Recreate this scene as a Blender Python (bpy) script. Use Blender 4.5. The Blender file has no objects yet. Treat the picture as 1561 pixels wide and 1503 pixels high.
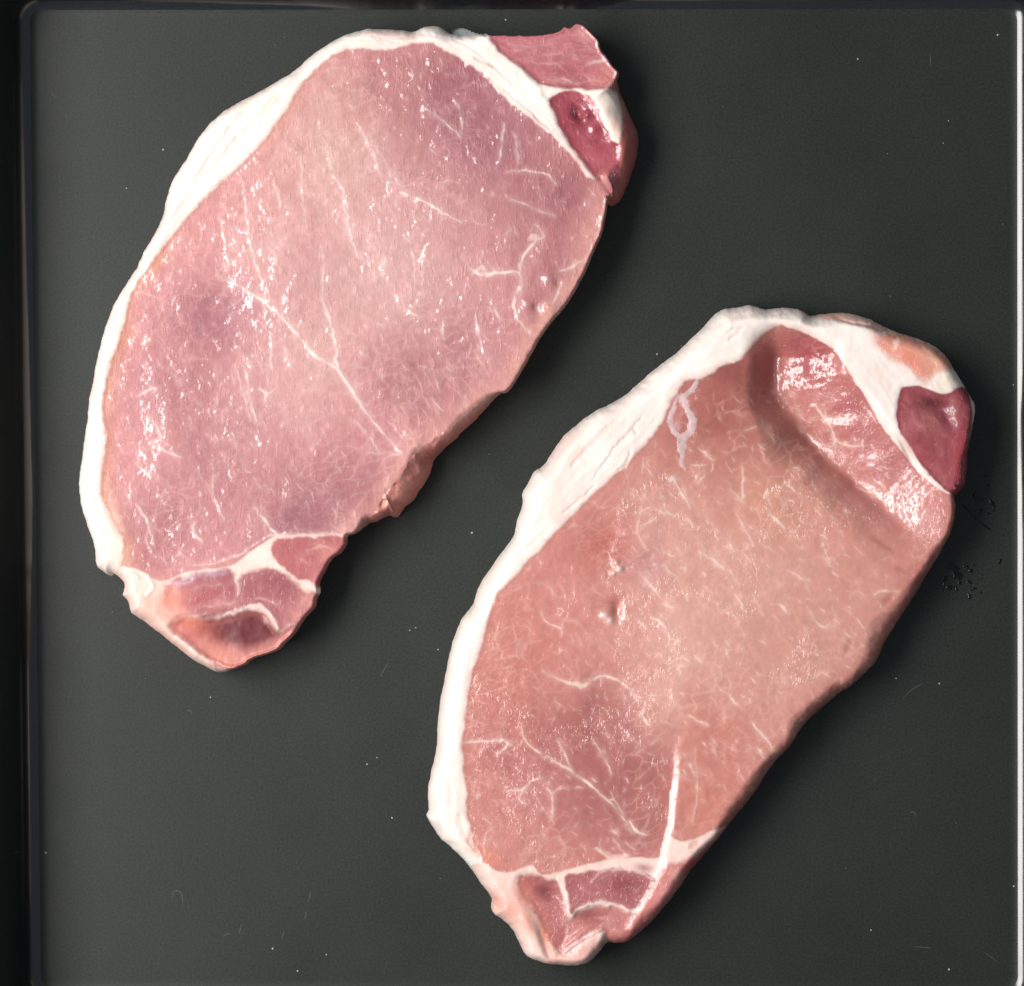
import bpy, math, random
import numpy as np

# ------------------------------------------------------------------ camera, light, exposure
sc = bpy.context.scene
S = 0.00015                      # metres per traced unit (a chop is about 17 cm long)
CU, CV = 780.5, 751.5            # picture centre in traced units
CAM_H = 0.75
cam_d = bpy.data.cameras.new('camera')
cam = bpy.data.objects.new('camera', cam_d)
sc.collection.objects.link(cam)
cam.location = (0, 0, CAM_H)
cam_d.sensor_fit = 'HORIZONTAL'
cam_d.angle = 2 * math.atan(0.5 * 1561 * S / CAM_H)
cam_d.clip_start = 0.01
cam_d.clip_end = 50
sc.camera = cam

world = bpy.data.worlds.new('World')
sc.world = world
world.use_nodes = True
bg = world.node_tree.nodes['Background']
bg.inputs[0].default_value = (0.80, 0.90, 1.0, 1)
bg.inputs[1].default_value = 0.28

def area_light(name, loc, target, sx, sy, power, col):
    from mathutils import Vector
    d = bpy.data.lights.new(name, 'AREA')
    d.shape = 'RECTANGLE'; d.size = sx; d.size_y = sy
    d.energy = power; d.color = col
    o = bpy.data.objects.new(name, d)
    sc.collection.objects.link(o)
    o.location = loc
    o.rotation_euler = (Vector(target) - Vector(loc)).to_track_quat('-Z', 'Y').to_euler()
    return o
area_light('window_light', (-0.46, 0.04, 0.58), (0.0, 0.0, 0.0), 0.62, 0.34, 9.0, (1.0, 0.975, 0.95))

sc.view_settings.view_transform = 'Standard'
sc.view_settings.look = 'None'
sc.view_settings.exposure = 0.0
sc.view_settings.gamma = 1.0
sc.view_settings.use_curve_mapping = False

# ------------------------------------------------------------------ small helpers
def lin(c):
    c = np.asarray(c, dtype=np.float64) / 255.0
    return np.where(c <= 0.04045, c / 12.92, ((c + 0.055) / 1.055) ** 2.4)

def link(o, parent=None):
    sc.collection.objects.link(o)
    if parent is not None:
        o.parent = parent
    return o

def mesh_obj(name, verts, faces, mat, parent=None, smooth=True):
    me = bpy.data.meshes.new(name)
    me.from_pydata([tuple(map(float, v)) for v in verts], [], [tuple(map(int, f)) for f in faces])
    me.materials.append(mat)
    if smooth:
        me.polygons.foreach_set('use_smooth', [True] * len(me.polygons))
    me.update()
    return link(bpy.data.objects.new(name, me), parent)

def hash2(ix, iy, seed):
    n = (ix.astype(np.int64) * 374761393 + iy.astype(np.int64) * 668265263 + seed * 2147483647) & 0xFFFFFFFF
    n = ((n ^ (n >> 13)) * 1274126177) & 0xFFFFFFFF
    n = (n ^ (n >> 16)) & 0xFFFFFF
    return n.astype(np.float32) / float(0xFFFFFF)

def vnoise(x, y, seed):
    x0 = np.floor(x); y0 = np.floor(y)
    fx = (x - x0).astype(np.float32); fy = (y - y0).astype(np.float32)
    fx = fx * fx * fx * (fx * (fx * 6 - 15) + 10); fy = fy * fy * fy * (fy * (fy * 6 - 15) + 10)
    a = hash2(x0, y0, seed); b = hash2(x0 + 1, y0, seed)
    c = hash2(x0, y0 + 1, seed); d = hash2(x0 + 1, y0 + 1, seed)
    return (a + (b - a) * fx) * (1 - fy) + (c + (d - c) * fx) * fy

def fbm(x, y, period, seed, octaves=3):
    """fractal noise about -1..1 with the given period in traced units"""
    out = 0; amp = 1.0; tot = 0; f = 1.0 / period
    for k in range(octaves):
        out = out + amp * (vnoise(x * f + 17.3 * k, y * f - 9.1 * k, seed + k) * 2 - 1)
        tot += amp; amp *= 0.5; f *= 2.03
    return out / tot

def cells(x, y, period, seed):
    """distance to the border between irregular cells, in units of the period"""
    x = x / period; y = y / period
    ix = np.floor(x); iy = np.floor(y)
    f1 = np.full(x.shape, 9.0, np.float32); f2 = f1.copy()
    for a in (-1, 0, 1):
        for b in (-1, 0, 1):
            cx, cy = ix + a, iy + b
            px = cx + hash2(cx, cy, seed); py = cy + hash2(cx, cy, seed + 9)
            q = np.sqrt((x - px) ** 2 + (y - py) ** 2).astype(np.float32)
            f2 = np.minimum(f2, np.maximum(f1, q)); f1 = np.minimum(f1, q)
    return f2 - f1

def sstep(a, b, x):
    t = np.clip((x - a) / (b - a), 0, 1)
    return t * t * (3 - 2 * t)

def catmull(pts, sub=3, closed=True):
    p = np.asarray(pts, dtype=np.float64)
    n = len(p); out = []
    rng = range(n) if closed else range(n - 1)
    for i in rng:
        if closed:
            a, b, c, d = p[i - 1], p[i], p[(i + 1) % n], p[(i + 2) % n]
        else:
            a, b, c, d = p[max(i - 1, 0)], p[i], p[i + 1], p[min(i + 2, n - 1)]
        for k in range(sub):
            t = k / sub
            out.append(0.5 * ((2 * b) + (-a + c) * t + (2 * a - 5 * b + 4 * c - d) * t * t + (-a + 3 * b - 3 * c + d) * t ** 3))
    if not closed:
        out.append(p[-1])
    return np.array(out)

def seg_dist(X, Y, poly, closed=True, extra=None):
    """distance to a polyline; extra: per-vertex values, returned interpolated at the nearest point"""
    n = len(poly)
    D = np.full(X.shape, 1e18, np.float32)
    E = None if extra is None else [np.zeros(X.shape, np.float32) for _ in range(extra.shape[1])]
    for i in range(n if closed else n - 1):
        x0, y0 = poly[i, :2]; x1, y1 = poly[(i + 1) % n, :2]
        dx, dy = x1 - x0, y1 - y0
        L = dx * dx + dy * dy + 1e-9
        t = np.clip(((X - x0) * dx + (Y - y0) * dy) / L, 0, 1)
        q = (X - x0 - t * dx) ** 2 + (Y - y0 - t * dy) ** 2
        m = q < D
        D[m] = q[m]
        if E is not None:
            for k in range(len(E)):
                E[k][m] = (extra[i, k] + (extra[(i + 1) % n, k] - extra[i, k]) * t)[m]
    D = np.sqrt(D)
    return D if E is None else (D, E)

def inside(X, Y, poly):
    r = np.zeros(X.shape, bool); n = len(poly)
    for i in range(n):
        x0, y0 = poly[i, :2]; x1, y1 = poly[(i + 1) % n, :2]
        if y0 == y1:
            continue
        c = ((y0 > Y) != (y1 > Y)) & (X < (x1 - x0) * (Y - y0) / (y1 - y0) + x0)
        r ^= c
    return r

# ------------------------------------------------------------------ materials
def new_mat(name):
    m = bpy.data.materials.new(name); m.use_nodes = True
    nt = m.node_tree
    return m, nt, nt.nodes['Principled BSDF']

def N(nt, kind, **kw):
    n = nt.nodes.new(kind)
    for k, v in kw.items():
        setattr(n, k, v)
    return n

def noise_node(nt, vec, scale, detail=2.0, rough=0.5, dist=0.0):
    n = N(nt, 'ShaderNodeTexNoise')
    n.inputs['Scale'].default_value = scale
    n.inputs['Detail'].default_value = detail
    n.inputs['Roughness'].default_value = rough
    n.inputs['Distortion'].default_value = dist
    nt.links.new(vec, n.inputs['Vector'])
    return n.outputs['Fac']

def math_node(nt, op, a, b=None, clamp=False):
    n = N(nt, 'ShaderNodeMath', operation=op); n.use_clamp = clamp
    for i, v in enumerate((a, b)):
        if v is None:
            continue
        if isinstance(v, (int, float)):
            n.inputs[i].default_value = v
        else:
            nt.links.new(v, n.inputs[i])
    return n.outputs[0]

def map_range(nt, v, a, b, c, d):
    n = N(nt, 'ShaderNodeMapRange')
    for i, x in enumerate((a, b, c, d)):
        n.inputs[i + 1].default_value = x
    nt.links.new(v, n.inputs[0])
    return n.outputs[0]

def meat_material(name, angle, stretch, mottling, rough, coat, spec, sss=0.28):
    """wet raw meat: tissue colours come from the mesh attribute, grain and gloss from noise"""
    m, nt, p = new_mat(name)
    L = nt.links
    tc = N(nt, 'ShaderNodeTexCoord')
    mp = N(nt, 'ShaderNodeMapping')
    mp.inputs['Rotation'].default_value = (0, 0, math.radians(angle))
    mp.inputs['Scale'].default_value = (1.0, stretch, 1.0)
    L.new(tc.outputs['Object'], mp.inputs['Vector'])
    vec = mp.outputs['Vector']; obj = tc.outputs['Object']
    col = N(nt, 'ShaderNodeAttribute', attribute_name='tissue')
    grain = N(nt, 'ShaderNodeAttribute', attribute_name='grain')
    wet = N(nt, 'ShaderNodeAttribute', attribute_name='wet')
    # colour mottling
    mot = map_range(nt, noise_node(nt, obj, 420, 4, 0.65), 0.3, 0.7, 1 - mottling, 1 + mottling)
    fib = map_range(nt, noise_node(nt, vec, 1500, 3, 0.6), 0.3, 0.7, 1 - mottling * 0.8, 1 + mottling * 0.8)
    f = math_node(nt, 'MULTIPLY', mot, fib)
    mul = N(nt, 'ShaderNodeVectorMath', operation='SCALE')
    L.new(col.outputs['Color'], mul.inputs[0]); L.new(f, mul.inputs['Scale'])
    L.new(mul.outputs[0], p.inputs['Base Color'])
    # relief
    a = noise_node(nt, vec, 1250, 2.5, 0.5, 0.3)
    b = noise_node(nt, vec, 2600, 2, 0.5, 0.2)
    c = noise_node(nt, obj, 300, 2, 0.5)
    a2 = map_range(nt, a, 0.56, 0.80, 0.0, 1.0)        # sparse raised fibre ends
    b2 = map_range(nt, b, 0.58, 0.80, 0.0, 1.0)
    h = math_node(nt, 'ADD', math_node(nt, 'MULTIPLY', a2, 1.0), math_node(nt, 'MULTIPLY', b2, 0.6))
    h = math_node(nt, 'ADD', h, math_node(nt, 'MULTIPLY', c, 0.5))
    def bump(dist):
        bp = N(nt, 'ShaderNodeBump')
        bp.inputs['Distance'].default_value = dist
        L.new(h, bp.inputs['Height']); L.new(grain.outputs['Fac'], bp.inputs['Strength'])
        return bp.outputs['Normal']
    L.new(bump(0.00003), p.inputs['Normal'])
    L.new(bump(0.00075), p.inputs['Coat Normal'])
    r = map_range(nt, noise_node(nt, obj, 260, 3, 0.6), 0.3, 0.7, rough - 0.07, rough + 0.12)
    L.new(r, p.inputs['Roughness'])
    p.inputs['Subsurface Weight'].default_value = sss
    p.inputs['Subsurface Radius'].default_value = (1.0, 0.6, 0.5)
    p.inputs['Subsurface Scale'].default_value = 0.0007
    p.inputs['Specular IOR Level'].default_value = spec
    cw = math_node(nt, 'MULTIPLY', wet.outputs['Fac'], coat)
    L.new(cw, p.inputs['Coat Weight'])
    p.inputs['Coat Roughness'].default_value = 0.15
    p.inputs['Coat IOR'].default_value = 1.66
    return m

def tray_material(name, base, rough, bumpd, spec):
    m, nt, p = new_mat(name)
    L = nt.links
    tc = N(nt, 'ShaderNodeTexCoord'); obj = tc.outputs['Object']
    big = noise_node(nt, obj, 16, 3, 0.55)
    fine = noise_node(nt, obj, 1900, 2, 0.6)
    mix = N(nt, 'ShaderNodeMix', data_type='RGBA')
    mix.inputs[6].default_value = (*(base * 0.86), 1)
    mix.inputs[7].default_value = (*(base * np.array([1.10, 1.15, 1.16])), 1)
    L.new(map_range(nt, big, 0.3, 0.7, 0, 1), mix.inputs[0])
    mul = N(nt, 'ShaderNodeVectorMath', operation='SCALE')
    L.new(mix.outputs[2], mul.inputs[0])
    L.new(map_range(nt, fine, 0.25, 0.75, 0.58, 1.42), mul.inputs['Scale'])
    L.new(mul.outputs[0], p.inputs['Base Color'])
    L.new(map_range(nt, noise_node(nt, obj, 60, 4, 0.6), 0.3, 0.7, rough - 0.04, rough + 0.05), p.inputs['Roughness'])
    bp = N(nt, 'ShaderNodeBump'); bp.inputs['Strength'].default_value = 0.5
    bp.inputs['Distance'].default_value = bumpd
    L.new(fine, bp.inputs['Height']); L.new(bp.outputs['Normal'], p.inputs['Normal'])
    p.inputs['Specular IOR Level'].default_value = spec
    return m

def plain_material(name, rgb, rough, spec=0.5, alpha=1.0):
    m, nt, p = new_mat(name)
    tc = N(nt, 'ShaderNodeTexCoord')
    f = map_range(nt, noise_node(nt, tc.outputs['Object'], 700, 3), 0.3, 0.7, 0.85, 1.15)
    mul = N(nt, 'ShaderNodeVectorMath', operation='SCALE')
    mul.inputs[0].default_value = rgb
    nt.links.new(f, mul.inputs['Scale']); nt.links.new(mul.outputs[0], p.inputs['Base Color'])
    p.inputs['Roughness'].default_value = rough
    p.inputs['Specular IOR Level'].default_value = spec
    p.inputs['Alpha'].default_value = alpha
    return m

M_FLOOR = tray_material('nonstick_base', lin((35, 38, 34)), 0.46, 0.00003, 0.32)
M_WALL = tray_material('nonstick_wall', lin((20, 21, 22)), 0.17, 0.00001, 0.85)
M_MARK = plain_material('scuff', tuple(lin((58, 61, 58))), 0.6)
M_DUST = plain_material('dust', tuple(lin((165, 166, 158))), 0.8)

# ------------------------------------------------------------------ the tray
def W(u, v, z=0.0):
    return ((u - CU) * S, -(v - CV) * S, z)

def build_tray():
    root = link(bpy.data.objects.new('baking_tray', None))
    root['label'] = 'dark grey square nonstick baking tray with low glossy walls under both pork chops'
    root['category'] = 'tray'
    corners = [(56, 26), (1540, 24), (1541, 1496), (73, 1496)]      # floor outline, rounded
    rad, nc = 8.0, 10
    ring = []                                   # (point, outward normal)
    cs = np.array(corners, float)
    for i in range(4):
        a = (cs[i - 1] - cs[i]); a /= np.linalg.norm(a)
        b = (cs[(i + 1) % 4] - cs[i]); b /= np.linalg.norm(b)
        n0 = np.array([a[1], -a[0]]); n1 = np.array([-b[1], b[0]])
        c = cs[i] + (a + b) * rad
        if np.dot(n0, c - cs[i]) > 0: n0 = -n0
        if np.dot(n1, c - cs[i]) > 0: n1 = -n1
        t0, t1 = math.atan2(n0[1], n0[0]), math.atan2(n1[1], n1[0])
        d = (t1 - t0 + math.pi) % (2 * math.pi) - math.pi
        for k in range(nc + 1):
            t = t0 + d * k / nc
            n = np.array([math.cos(t), math.sin(t)])
            ring.append((c + rad * n, n))
        nxt = cs[(i + 1) % 4]
        c2 = nxt + (cs[i] - nxt) / np.linalg.norm(cs[i] - nxt) * rad
        for k in range(1, 24):                  # extra points along the straight side
            f = k / 24
            p = (cs[i] + b * rad) * (1 - f) + c2 * f
            ring.append((p, n1))
    NR = len(ring)
    def strip(name, prof, mat, cap=False):
        vs, fs = [], []
        for off, z in prof:
            for p, n in ring:
                q = p + n * off
                vs.append(W(q[0], q[1], z * S))
        for r in range(len(prof) - 1):
            for i in range(NR):
                j = (i + 1) % NR
                fs.append((r * NR + i, (r + 1) * NR + i, (r + 1) * NR + j, r * NR + j))
        if cap:
            fs.append(tuple(range(NR)) if cap > 0 else tuple(reversed(range(NR))))
        return mesh_obj(name, vs, fs, mat, root)
    R = 32.0; prof = []
    vs = [W(780, 750, 0.0)] + [W(p[0] - 4 * n[0], p[1] - 4 * n[1], 0.0) for p, n in ring]
    for k in range(13):
        a = math.radians(76) * k / 12
        prof.append((R * math.sin(a), R * (1 - math.cos(a))))
    fs = [(0, 1 + i, 1 + (i + 1) % NR) for i in range(NR)]
    for k in range(4):
        for p, n in ring:
            q = p + n * prof[k][0]
            vs.append(W(q[0], q[1], prof[k][1] * S))
        for i in range(NR):
            j = (i + 1) % NR; a = 1 + k * NR; b = 1 + (k + 1) * NR
            fs.append((a + i, b + i, b + j, a + j))
    mesh_obj('base', vs, fs, M_FLOOR, root, smooth=True)
    o, z = prof[-1]
    t = math.tan(math.radians(14))
    for k in range(1, 5):
        prof.append((o + t * 26 * k, z + 26 * k))
    strip('side_wall', prof[3:], M_WALL)
    o, z = prof[-1]
    lip = [(o, z), (o + 2, z + 3), (o + 6, z + 5), (o + 50, z + 5), (o + 56, z + 3), (o + 58, z - 1), (o + 56, z - 5), (o + 50, z - 6), (o + 6, z - 6)]
    strip('rim', lip, M_WALL)
    strip('underside', [(0, -8), (R - 10, -2), (R + 4, 20), (o - 2, z - 30), (o + 6, z - 6.2)], M_WALL, cap=-1)
    # scuffs: short curved scratches in the coating
    random.seed(5)
    scuffs = [[(262, 1372), (264, 1361), (272, 1358), (278, 1366), (279, 1384)], [(474, 1358), (472, 1368), (468, 1376)],
              [(467, 1388), (466, 1396), (463, 1402)], [(369, 1408), (366, 1418), (364, 1424)], [(340, 1428), (347, 1423), (353, 1424)],
              [(592, 1010), (585, 1022), (580, 1032)], [(1376, 1064), (1392, 1050), (1408, 1041)], [(1392, 1443), (1408, 1444), (1420, 1445)],
              [(1500, 1451), (1512, 1460), (1521, 1467)], [(1385, 1240), (1392, 1238), (1397, 1244)], [(78, 138), (82, 146), (90, 148)],
              [(434, 1418), (431, 1426), (430, 1432)], [(285, 1084), (290, 1083), (293, 1088)]]
    for k in range(2):
        u, v = random.uniform(80, 1530), random.uniform(40, 1480)
        a = random.uniform(0, math.pi); l = random.uniform(3, 11)
        b = a + random.uniform(-0.5, 0.5)
        scuffs.append([(u, v), (u + l * math.cos(a), v + l * math.sin(a)), (u + l * math.cos(a) + l * math.cos(b), v + l * math.sin(a) + l * math.sin(b))])
    vs, fs = [], []
    for sc_ in scuffs:
        p = catmull(sc_, 4, closed=False)
        b0 = len(vs)
        for i in range(len(p)):
            d = p[min(i + 1, len(p) - 1)] - p[max(i - 1, 0)]
            d /= np.linalg.norm(d) + 1e-9
            w = 0.75 * math.sin(math.pi * (i + 0.4) / (len(p) - 0.2)) + 0.1
            nrm = np.array([-d[1], d[0]])
            for sgn in (-1, 1):
                q = p[i] + nrm * w * sgn
                vs.append(W(q[0], q[1], 0.00004))
        for i in range(len(p) - 1):
            a = b0 + 2 * i
            fs.append((a, a + 1, a + 3, a + 2))
    o = mesh_obj('scratches', vs, fs, M_MARK, root); o['kind'] = 'stuff'
    return root
TRAY = build_tray()

# ------------------------------------------------------------------ chop builder
STEP = 1.5
T0 = 93.0                        # chop thickness in traced units (14 mm)
KP = 1 - 10 * 0.001 / CAM_H      # traced units were read at about 10 mm above the tray

def blur(A, r):
    """cheap box blur, twice"""
    k = max(int(r / STEP), 1)
    for _ in range(2):
        for ax in (0, 1):
            pad = [(0, 0), (0, 0)]; pad[ax] = (k + 1, k)
            c = np.cumsum(np.pad(A, pad, mode='edge'), axis=ax, dtype=np.float64)
            n = A.shape[ax]
            if ax == 0:
                A = (c[2 * k + 1:2 * k + 1 + n] - c[:n]) / (2 * k + 1)
            else:
                A = (c[:, 2 * k + 1:2 * k + 1 + n] - c[:, :n]) / (2 * k + 1)
    return A.astype(np.float32)

class Chop:
    def __init__(self, outline, seed, base):
        o = np.array([(p[0], p[1]) for p in outline], float)
        ex = np.array([(p[2], p[3]) for p in outline], float)
        self.poly = catmull(np.hstack([o, ex]), 3)
        mn = o.min(0) - 8; mx = o.max(0) + 8
        xs = np.arange(mn[0], mx[0], STEP, dtype=np.float32); ys = np.arange(mn[1], mx[1], STEP, dtype=np.float32)
        self.X, self.Y = np.meshgrid(xs, ys)
        self.mn = mn; self.seed = seed
        X, Y = self.X, self.Y
        D, E = seg_dist(X, Y, self.poly, True, self.poly[:, 2:])
        self.d = np.where(inside(X, Y, self.poly), D, -D).astype(np.float32)
        self.R, self.zs = E
        self.d = self.d + 1.1 * fbm(X, Y, 11, seed + 301, 3)
        self.R = self.R * (1 + 0.35 * fbm(X, Y, 60, seed + 311, 2))
        self.col = np.zeros(X.shape + (3,), np.float32) + lin(base).astype(np.float32)
        self.h = np.zeros(X.shape, np.float32)          # height added to the slab top
        self.grain = np.full(X.shape, 1.0, np.float32)
        self.wet = np.full(X.shape, 1.0, np.float32)
        self.part = np.zeros(X.shape, np.int32)
        self.names = ['loin_muscle']; self.mats = [None]; self.labels = [None]
        self.sdf = {}

    def window(self, pts, m):
        p = np.asarray(pts, float)
        x0, y0 = p[:, 0].min() - m, p[:, 1].min() - m
        x1, y1 = p[:, 0].max() + m, p[:, 1].max() + m
        i0 = max(int((x0 - self.mn[0]) / STEP), 0); i1 = max(int((x1 - self.mn[0]) / STEP) + 2, 1)
        j0 = max(int((y0 - self.mn[1]) / STEP), 0); j1 = max(int((y1 - self.mn[1]) / STEP) + 2, 1)
        return (slice(j0, j1), slice(i0, i1))

    def region(self, name, pts, col=None, part=None, mat=None, label=None, soft=2.0, wob=2.0, wobp=14, opacity=1.0, grain=None, wet=None, dh=0.0, hsoft=6.0, smooth=True, key=None, grow=0.0):
        p = catmull(pts, 3) if smooth else np.asarray(pts, float)
        w = self.window(p, 40)
        X, Y = self.X[w], self.Y[w]
        D = seg_dist(X, Y, p)
        sd = np.where(inside(X, Y, p), D, -D)
        self.seed += 7
        sd = sd + wob * fbm(X, Y, wobp, self.seed, 3) + grow
        m = sstep(-soft, soft, sd) * opacity
        if col is not None:
            c = lin(col).astype(np.float32)
            self.col[w] += (c - self.col[w]) * m[..., None]
        if grain is not None:
            self.grain[w] += (grain - self.grain[w]) * m
        if wet is not None:
            self.wet[w] += (wet - self.wet[w]) * m
        if dh:
            self.h[w] += dh * sstep(-hsoft, hsoft, sd)
        if part:
            if mat is None:
                raise ValueError(name)
            self.names.append(part); self.mats.append(mat); self.labels.append(label)
            q = self.part[w]; q[sd > 0] = len(self.names) - 1
        if key:
            full = np.full(self.X.shape, -1e3, np.float32); full[w] = sd
            self.sdf[key] = full

    def blob(self, u, v, r, col, k, ry=None, rot=0.0, only=None):
        ry = ry or r
        w = self.window([(u, v)], 2.6 * max(r, ry))
        X, Y = self.X[w] - u, self.Y[w] - v
        c, s = math.cos(math.radians(rot)), math.sin(math.radians(rot))
        A = (X * c + Y * s) / r; B = (-X * s + Y * c) / ry
        self.seed += 3
        g = np.exp(-(A * A + B * B)) * k * (1 + 0.45 * fbm(self.X[w], self.Y[w], 38, self.seed, 3))
        g = np.clip(g, 0, 1)
        if only is not None:
            g = g * (self.part[w] == only)
        cc = lin(col).astype(np.float32)
        self.col[w] += (cc - self.col[w]) * g[..., None]

    def bump(self, u, v, r, dh, ry=None, rot=0.0, grain=0.0):
        ry = ry or r
        w = self.window([(u, v)], 2.6 * max(r, ry))
        X, Y = self.X[w] - u, self.Y[w] - v
        c, s = math.cos(math.radians(rot)), math.sin(math.radians(rot))
        A = (X * c + Y * s) / r; B = (-X * s + Y * c) / ry
        g = np.exp(-(A * A + B * B))
        self.h[w] += dh * g
        self.grain[w] += grain * g

    def stroke(self, pts, hw, col, k=1.0, dh=0.0, soft=1.3, halo=0.2, jag=2.2, taper=True, grain=None, sm=4):
        p = catmull(pts, sm, closed=False)
        n = len(p)
        w = self.window(p, hw * 2 + 8)
        X, Y = self.X[w], self.Y[w]
        self.seed += 1
        jx = jag * fbm(X, Y, 9, self.seed, 2); jy = jag * fbm(X, Y, 9, self.seed + 500, 2)
        t = np.linspace(0, 1, n)
        prof = (0.35 + 0.65 * np.sin(np.pi * np.clip(t, 0.0, 1))) if taper else np.ones(n)
        D, E = seg_dist(X + jx, Y + jy, p, False, prof[:, None])
        ww = hw * E[0] * (1 + 0.55 * fbm(X, Y, 10, self.seed + 900, 2))
        brk = np.clip(0.72 + 0.75 * fbm(X, Y, 16, self.seed + 1300, 2), 0.12, 1.0) if taper else 1.0
        m = (1 - sstep(ww - soft * 0.8, ww + soft, D)) * k * brk
        if hw < 3.5:
            m = np.maximum(m, halo * k * np.exp(-(D / (ww + 4.0)) ** 2))
        c = lin(col).astype(np.float32)
        self.col[w] += (c - self.col[w]) * m[..., None]
        if dh:
            self.h[w] += dh * (1 - sstep(0, ww + 2.5, D))
        if grain is not None:
            self.grain[w] += (grain - self.grain[w]) * m

    def net(self, period, col, k, ang, stretch, thr, seed, width=0.14, patch=70):
        """faint pale net between muscle fibre bundles of the loin, in patches"""
        X, Y = self.X, self.Y
        c, s_ = math.cos(math.radians(ang)), math.sin(math.radians(ang))
        wx = X + 5 * fbm(X, Y, 18, seed + 3, 2); wy = Y + 5 * fbm(X, Y, 18, seed + 4, 2)
        A = wx * c + wy * s_; B = (-wx * s_ + wy * c) * stretch
        e = cells(A, B, period, seed)
        m = (1 - sstep(0, width, e)) * sstep(thr, thr + 0.5, fbm(X, Y, patch, seed + 5, 3)) * (0.5 + 0.5 * vnoise(X / 9, Y / 9, seed + 6)) * k
        m = m * (self.part == 0)
        self.col += (lin(col).astype(np.float32) - self.col) * m[..., None]

    def streaks(self, line, only, col, k, dh, along, across, seed):
        """long streaks in the fat, running parallel to a line"""
        D, E = seg_dist(self.X, self.Y, line, False, np.cumsum(np.r_[0, np.hypot(*np.diff(line[:, :2], axis=0).T)])[:, None])
        n = fbm(E[0] / along, (D + 6 * fbm(self.X, self.Y, 70, seed + 1, 2)) / across, 1.0, seed, 3)
        m = self.part == only
        self.col += (lin(col).astype(np.float32) - self.col) * (np.clip(n * 1.6, 0, 1) * k * m)[..., None]
        self.h += dh * n * m
        stain = np.clip(0.5 * np.exp(-(D / 7.0) ** 2) + 0.5 * sstep(0.1, 0.7, fbm(self.X, self.Y, 85, seed + 5, 3)), 0, 0.6) * m
        self.col += (lin((234, 198, 186)).astype(np.float32) - self.col) * stain[..., None]

    def flecks(self, n, box, ang, spread, lmin, lmax, col, kmin, kmax, hw, only, seed, fork=0.3, dens=None, dh=0.15):
        rnd = random.Random(seed); made = 0; tries = 0
        while made < n and tries < n * 30:
            tries += 1
            u, v = rnd.uniform(box[0], box[2]), rnd.uniform(box[1], box[3])
            i, j = int((u - self.mn[0]) / STEP), int((v - self.mn[1]) / STEP)
            if not (0 <= i < self.X.shape[1] and 0 <= j < self.X.shape[0]):
                continue
            if self.part[j, i] != only or self.d[j, i] < 8:
                continue
            if dens is not None and rnd.random() > dens(u, v):
                continue
            made += 1
            a = math.radians(ang + rnd.gauss(0, spread)); l = rnd.uniform(lmin, lmax)
            pts = [(u, v)]
            for _ in range(rnd.choice((1, 2, 2, 3))):
                a += rnd.gauss(0, 0.2)
                pts.append((pts[-1][0] + math.cos(a) * l * 0.5, pts[-1][1] + math.sin(a) * l * 0.5))
            k = rnd.uniform(kmin, kmax)
            self.stroke(pts, hw * rnd.uniform(0.5, 1.7), col, k, dh=dh * k, soft=rnd.uniform(1.0, 1.9), halo=0.1, sm=2)
            if rnd.random() < fork:
                b = a + rnd.choice((-1, 1)) * rnd.uniform(0.6, 1.3)
                q = pts[len(pts) // 2]
                self.stroke([q, (q[0] + math.cos(b) * l * 0.4, q[1] + math.sin(b) * l * 0.4)], hw * 0.8, col, k * 0.8, soft=1.4, halo=0.1, sm=2)

    def build(self, root_name, label, origin, rough_h=1.0):
        X, Y = self.X, self.Y
        # slab profile: rounded edge towards the outline
        t = np.clip(self.d / np.maximum(self.R, 1), 0, 1)
        q = np.interp(self.R, [22, 50], [2.0, 1.6])
        prof = (1 - (1 - t) ** q) ** (1 / q)
        env = sstep(0, 1, np.clip(self.d / (self.R * 0.9 + 4), 0, 1))
        z = T0 * (self.zs + (1 - self.zs) * prof) + self.h * env
        z = z + env * rough_h * (3.2 * fbm(X, Y, 150, self.seed + 61, 2) + 1.3 * fbm(X, Y, 42, self.seed + 71, 2) + 0.45 * fbm(X, Y, 13, self.seed + 81, 2))
        ny, nx = X.shape
        gx = np.gradient(self.d, axis=1) / STEP; gy = np.gradient(self.d, axis=0) / STEP
        gl = np.sqrt(gx * gx + gy * gy) + 1e-6
        gx /= gl; gy /= gl
        ok = self.d > -0.35 * STEP
        cell = ok[:-1, :-1] & ok[1:, :-1] & ok[:-1, 1:] & ok[1:, 1:]
        cnt = np.zeros(X.shape, np.int32)
        for a in (0, 1):
            for b in (0, 1):
                cnt[a:ny - 1 + a, b:nx - 1 + b] += cell
        used = cnt > 0
        border = used & (cnt < 4)
        px = X.copy(); py = Y.copy()
        px[border] -= (self.d * gx)[border]; py[border] -= (self.d * gy)[border]
        z[border] = (T0 * self.zs)[border]
        idx = np.full(X.shape, -1, np.int64)
        idx[used] = np.arange(used.sum())
        J, I = np.nonzero(cell)
        f = np.stack([idx[J, I], idx[J + 1, I], idx[J + 1, I + 1], idx[J, I + 1]], 1)     # y grows downwards: counter-clockwise seen from above
        fpart = self.part[J, I]
        V = np.stack([px[used], py[used], z[used]], 1).astype(np.float64)
        C = self.col[used]; G = self.grain[used]; Wt = self.wet[used]
        ox, oy = gx[used], gy[used]; zs = (T0 * self.zs)[used]
        # outline edges (used by one face) carry the side skirt down to the tray
        e = np.concatenate([f[:, [0, 1]], f[:, [1, 2]], f[:, [2, 3]], f[:, [3, 0]]])
        ep = np.concatenate([fpart] * 4)
        n = len(V)
        key = np.minimum(e[:, 0], e[:, 1]) * n + np.maximum(e[:, 0], e[:, 1])
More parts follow.
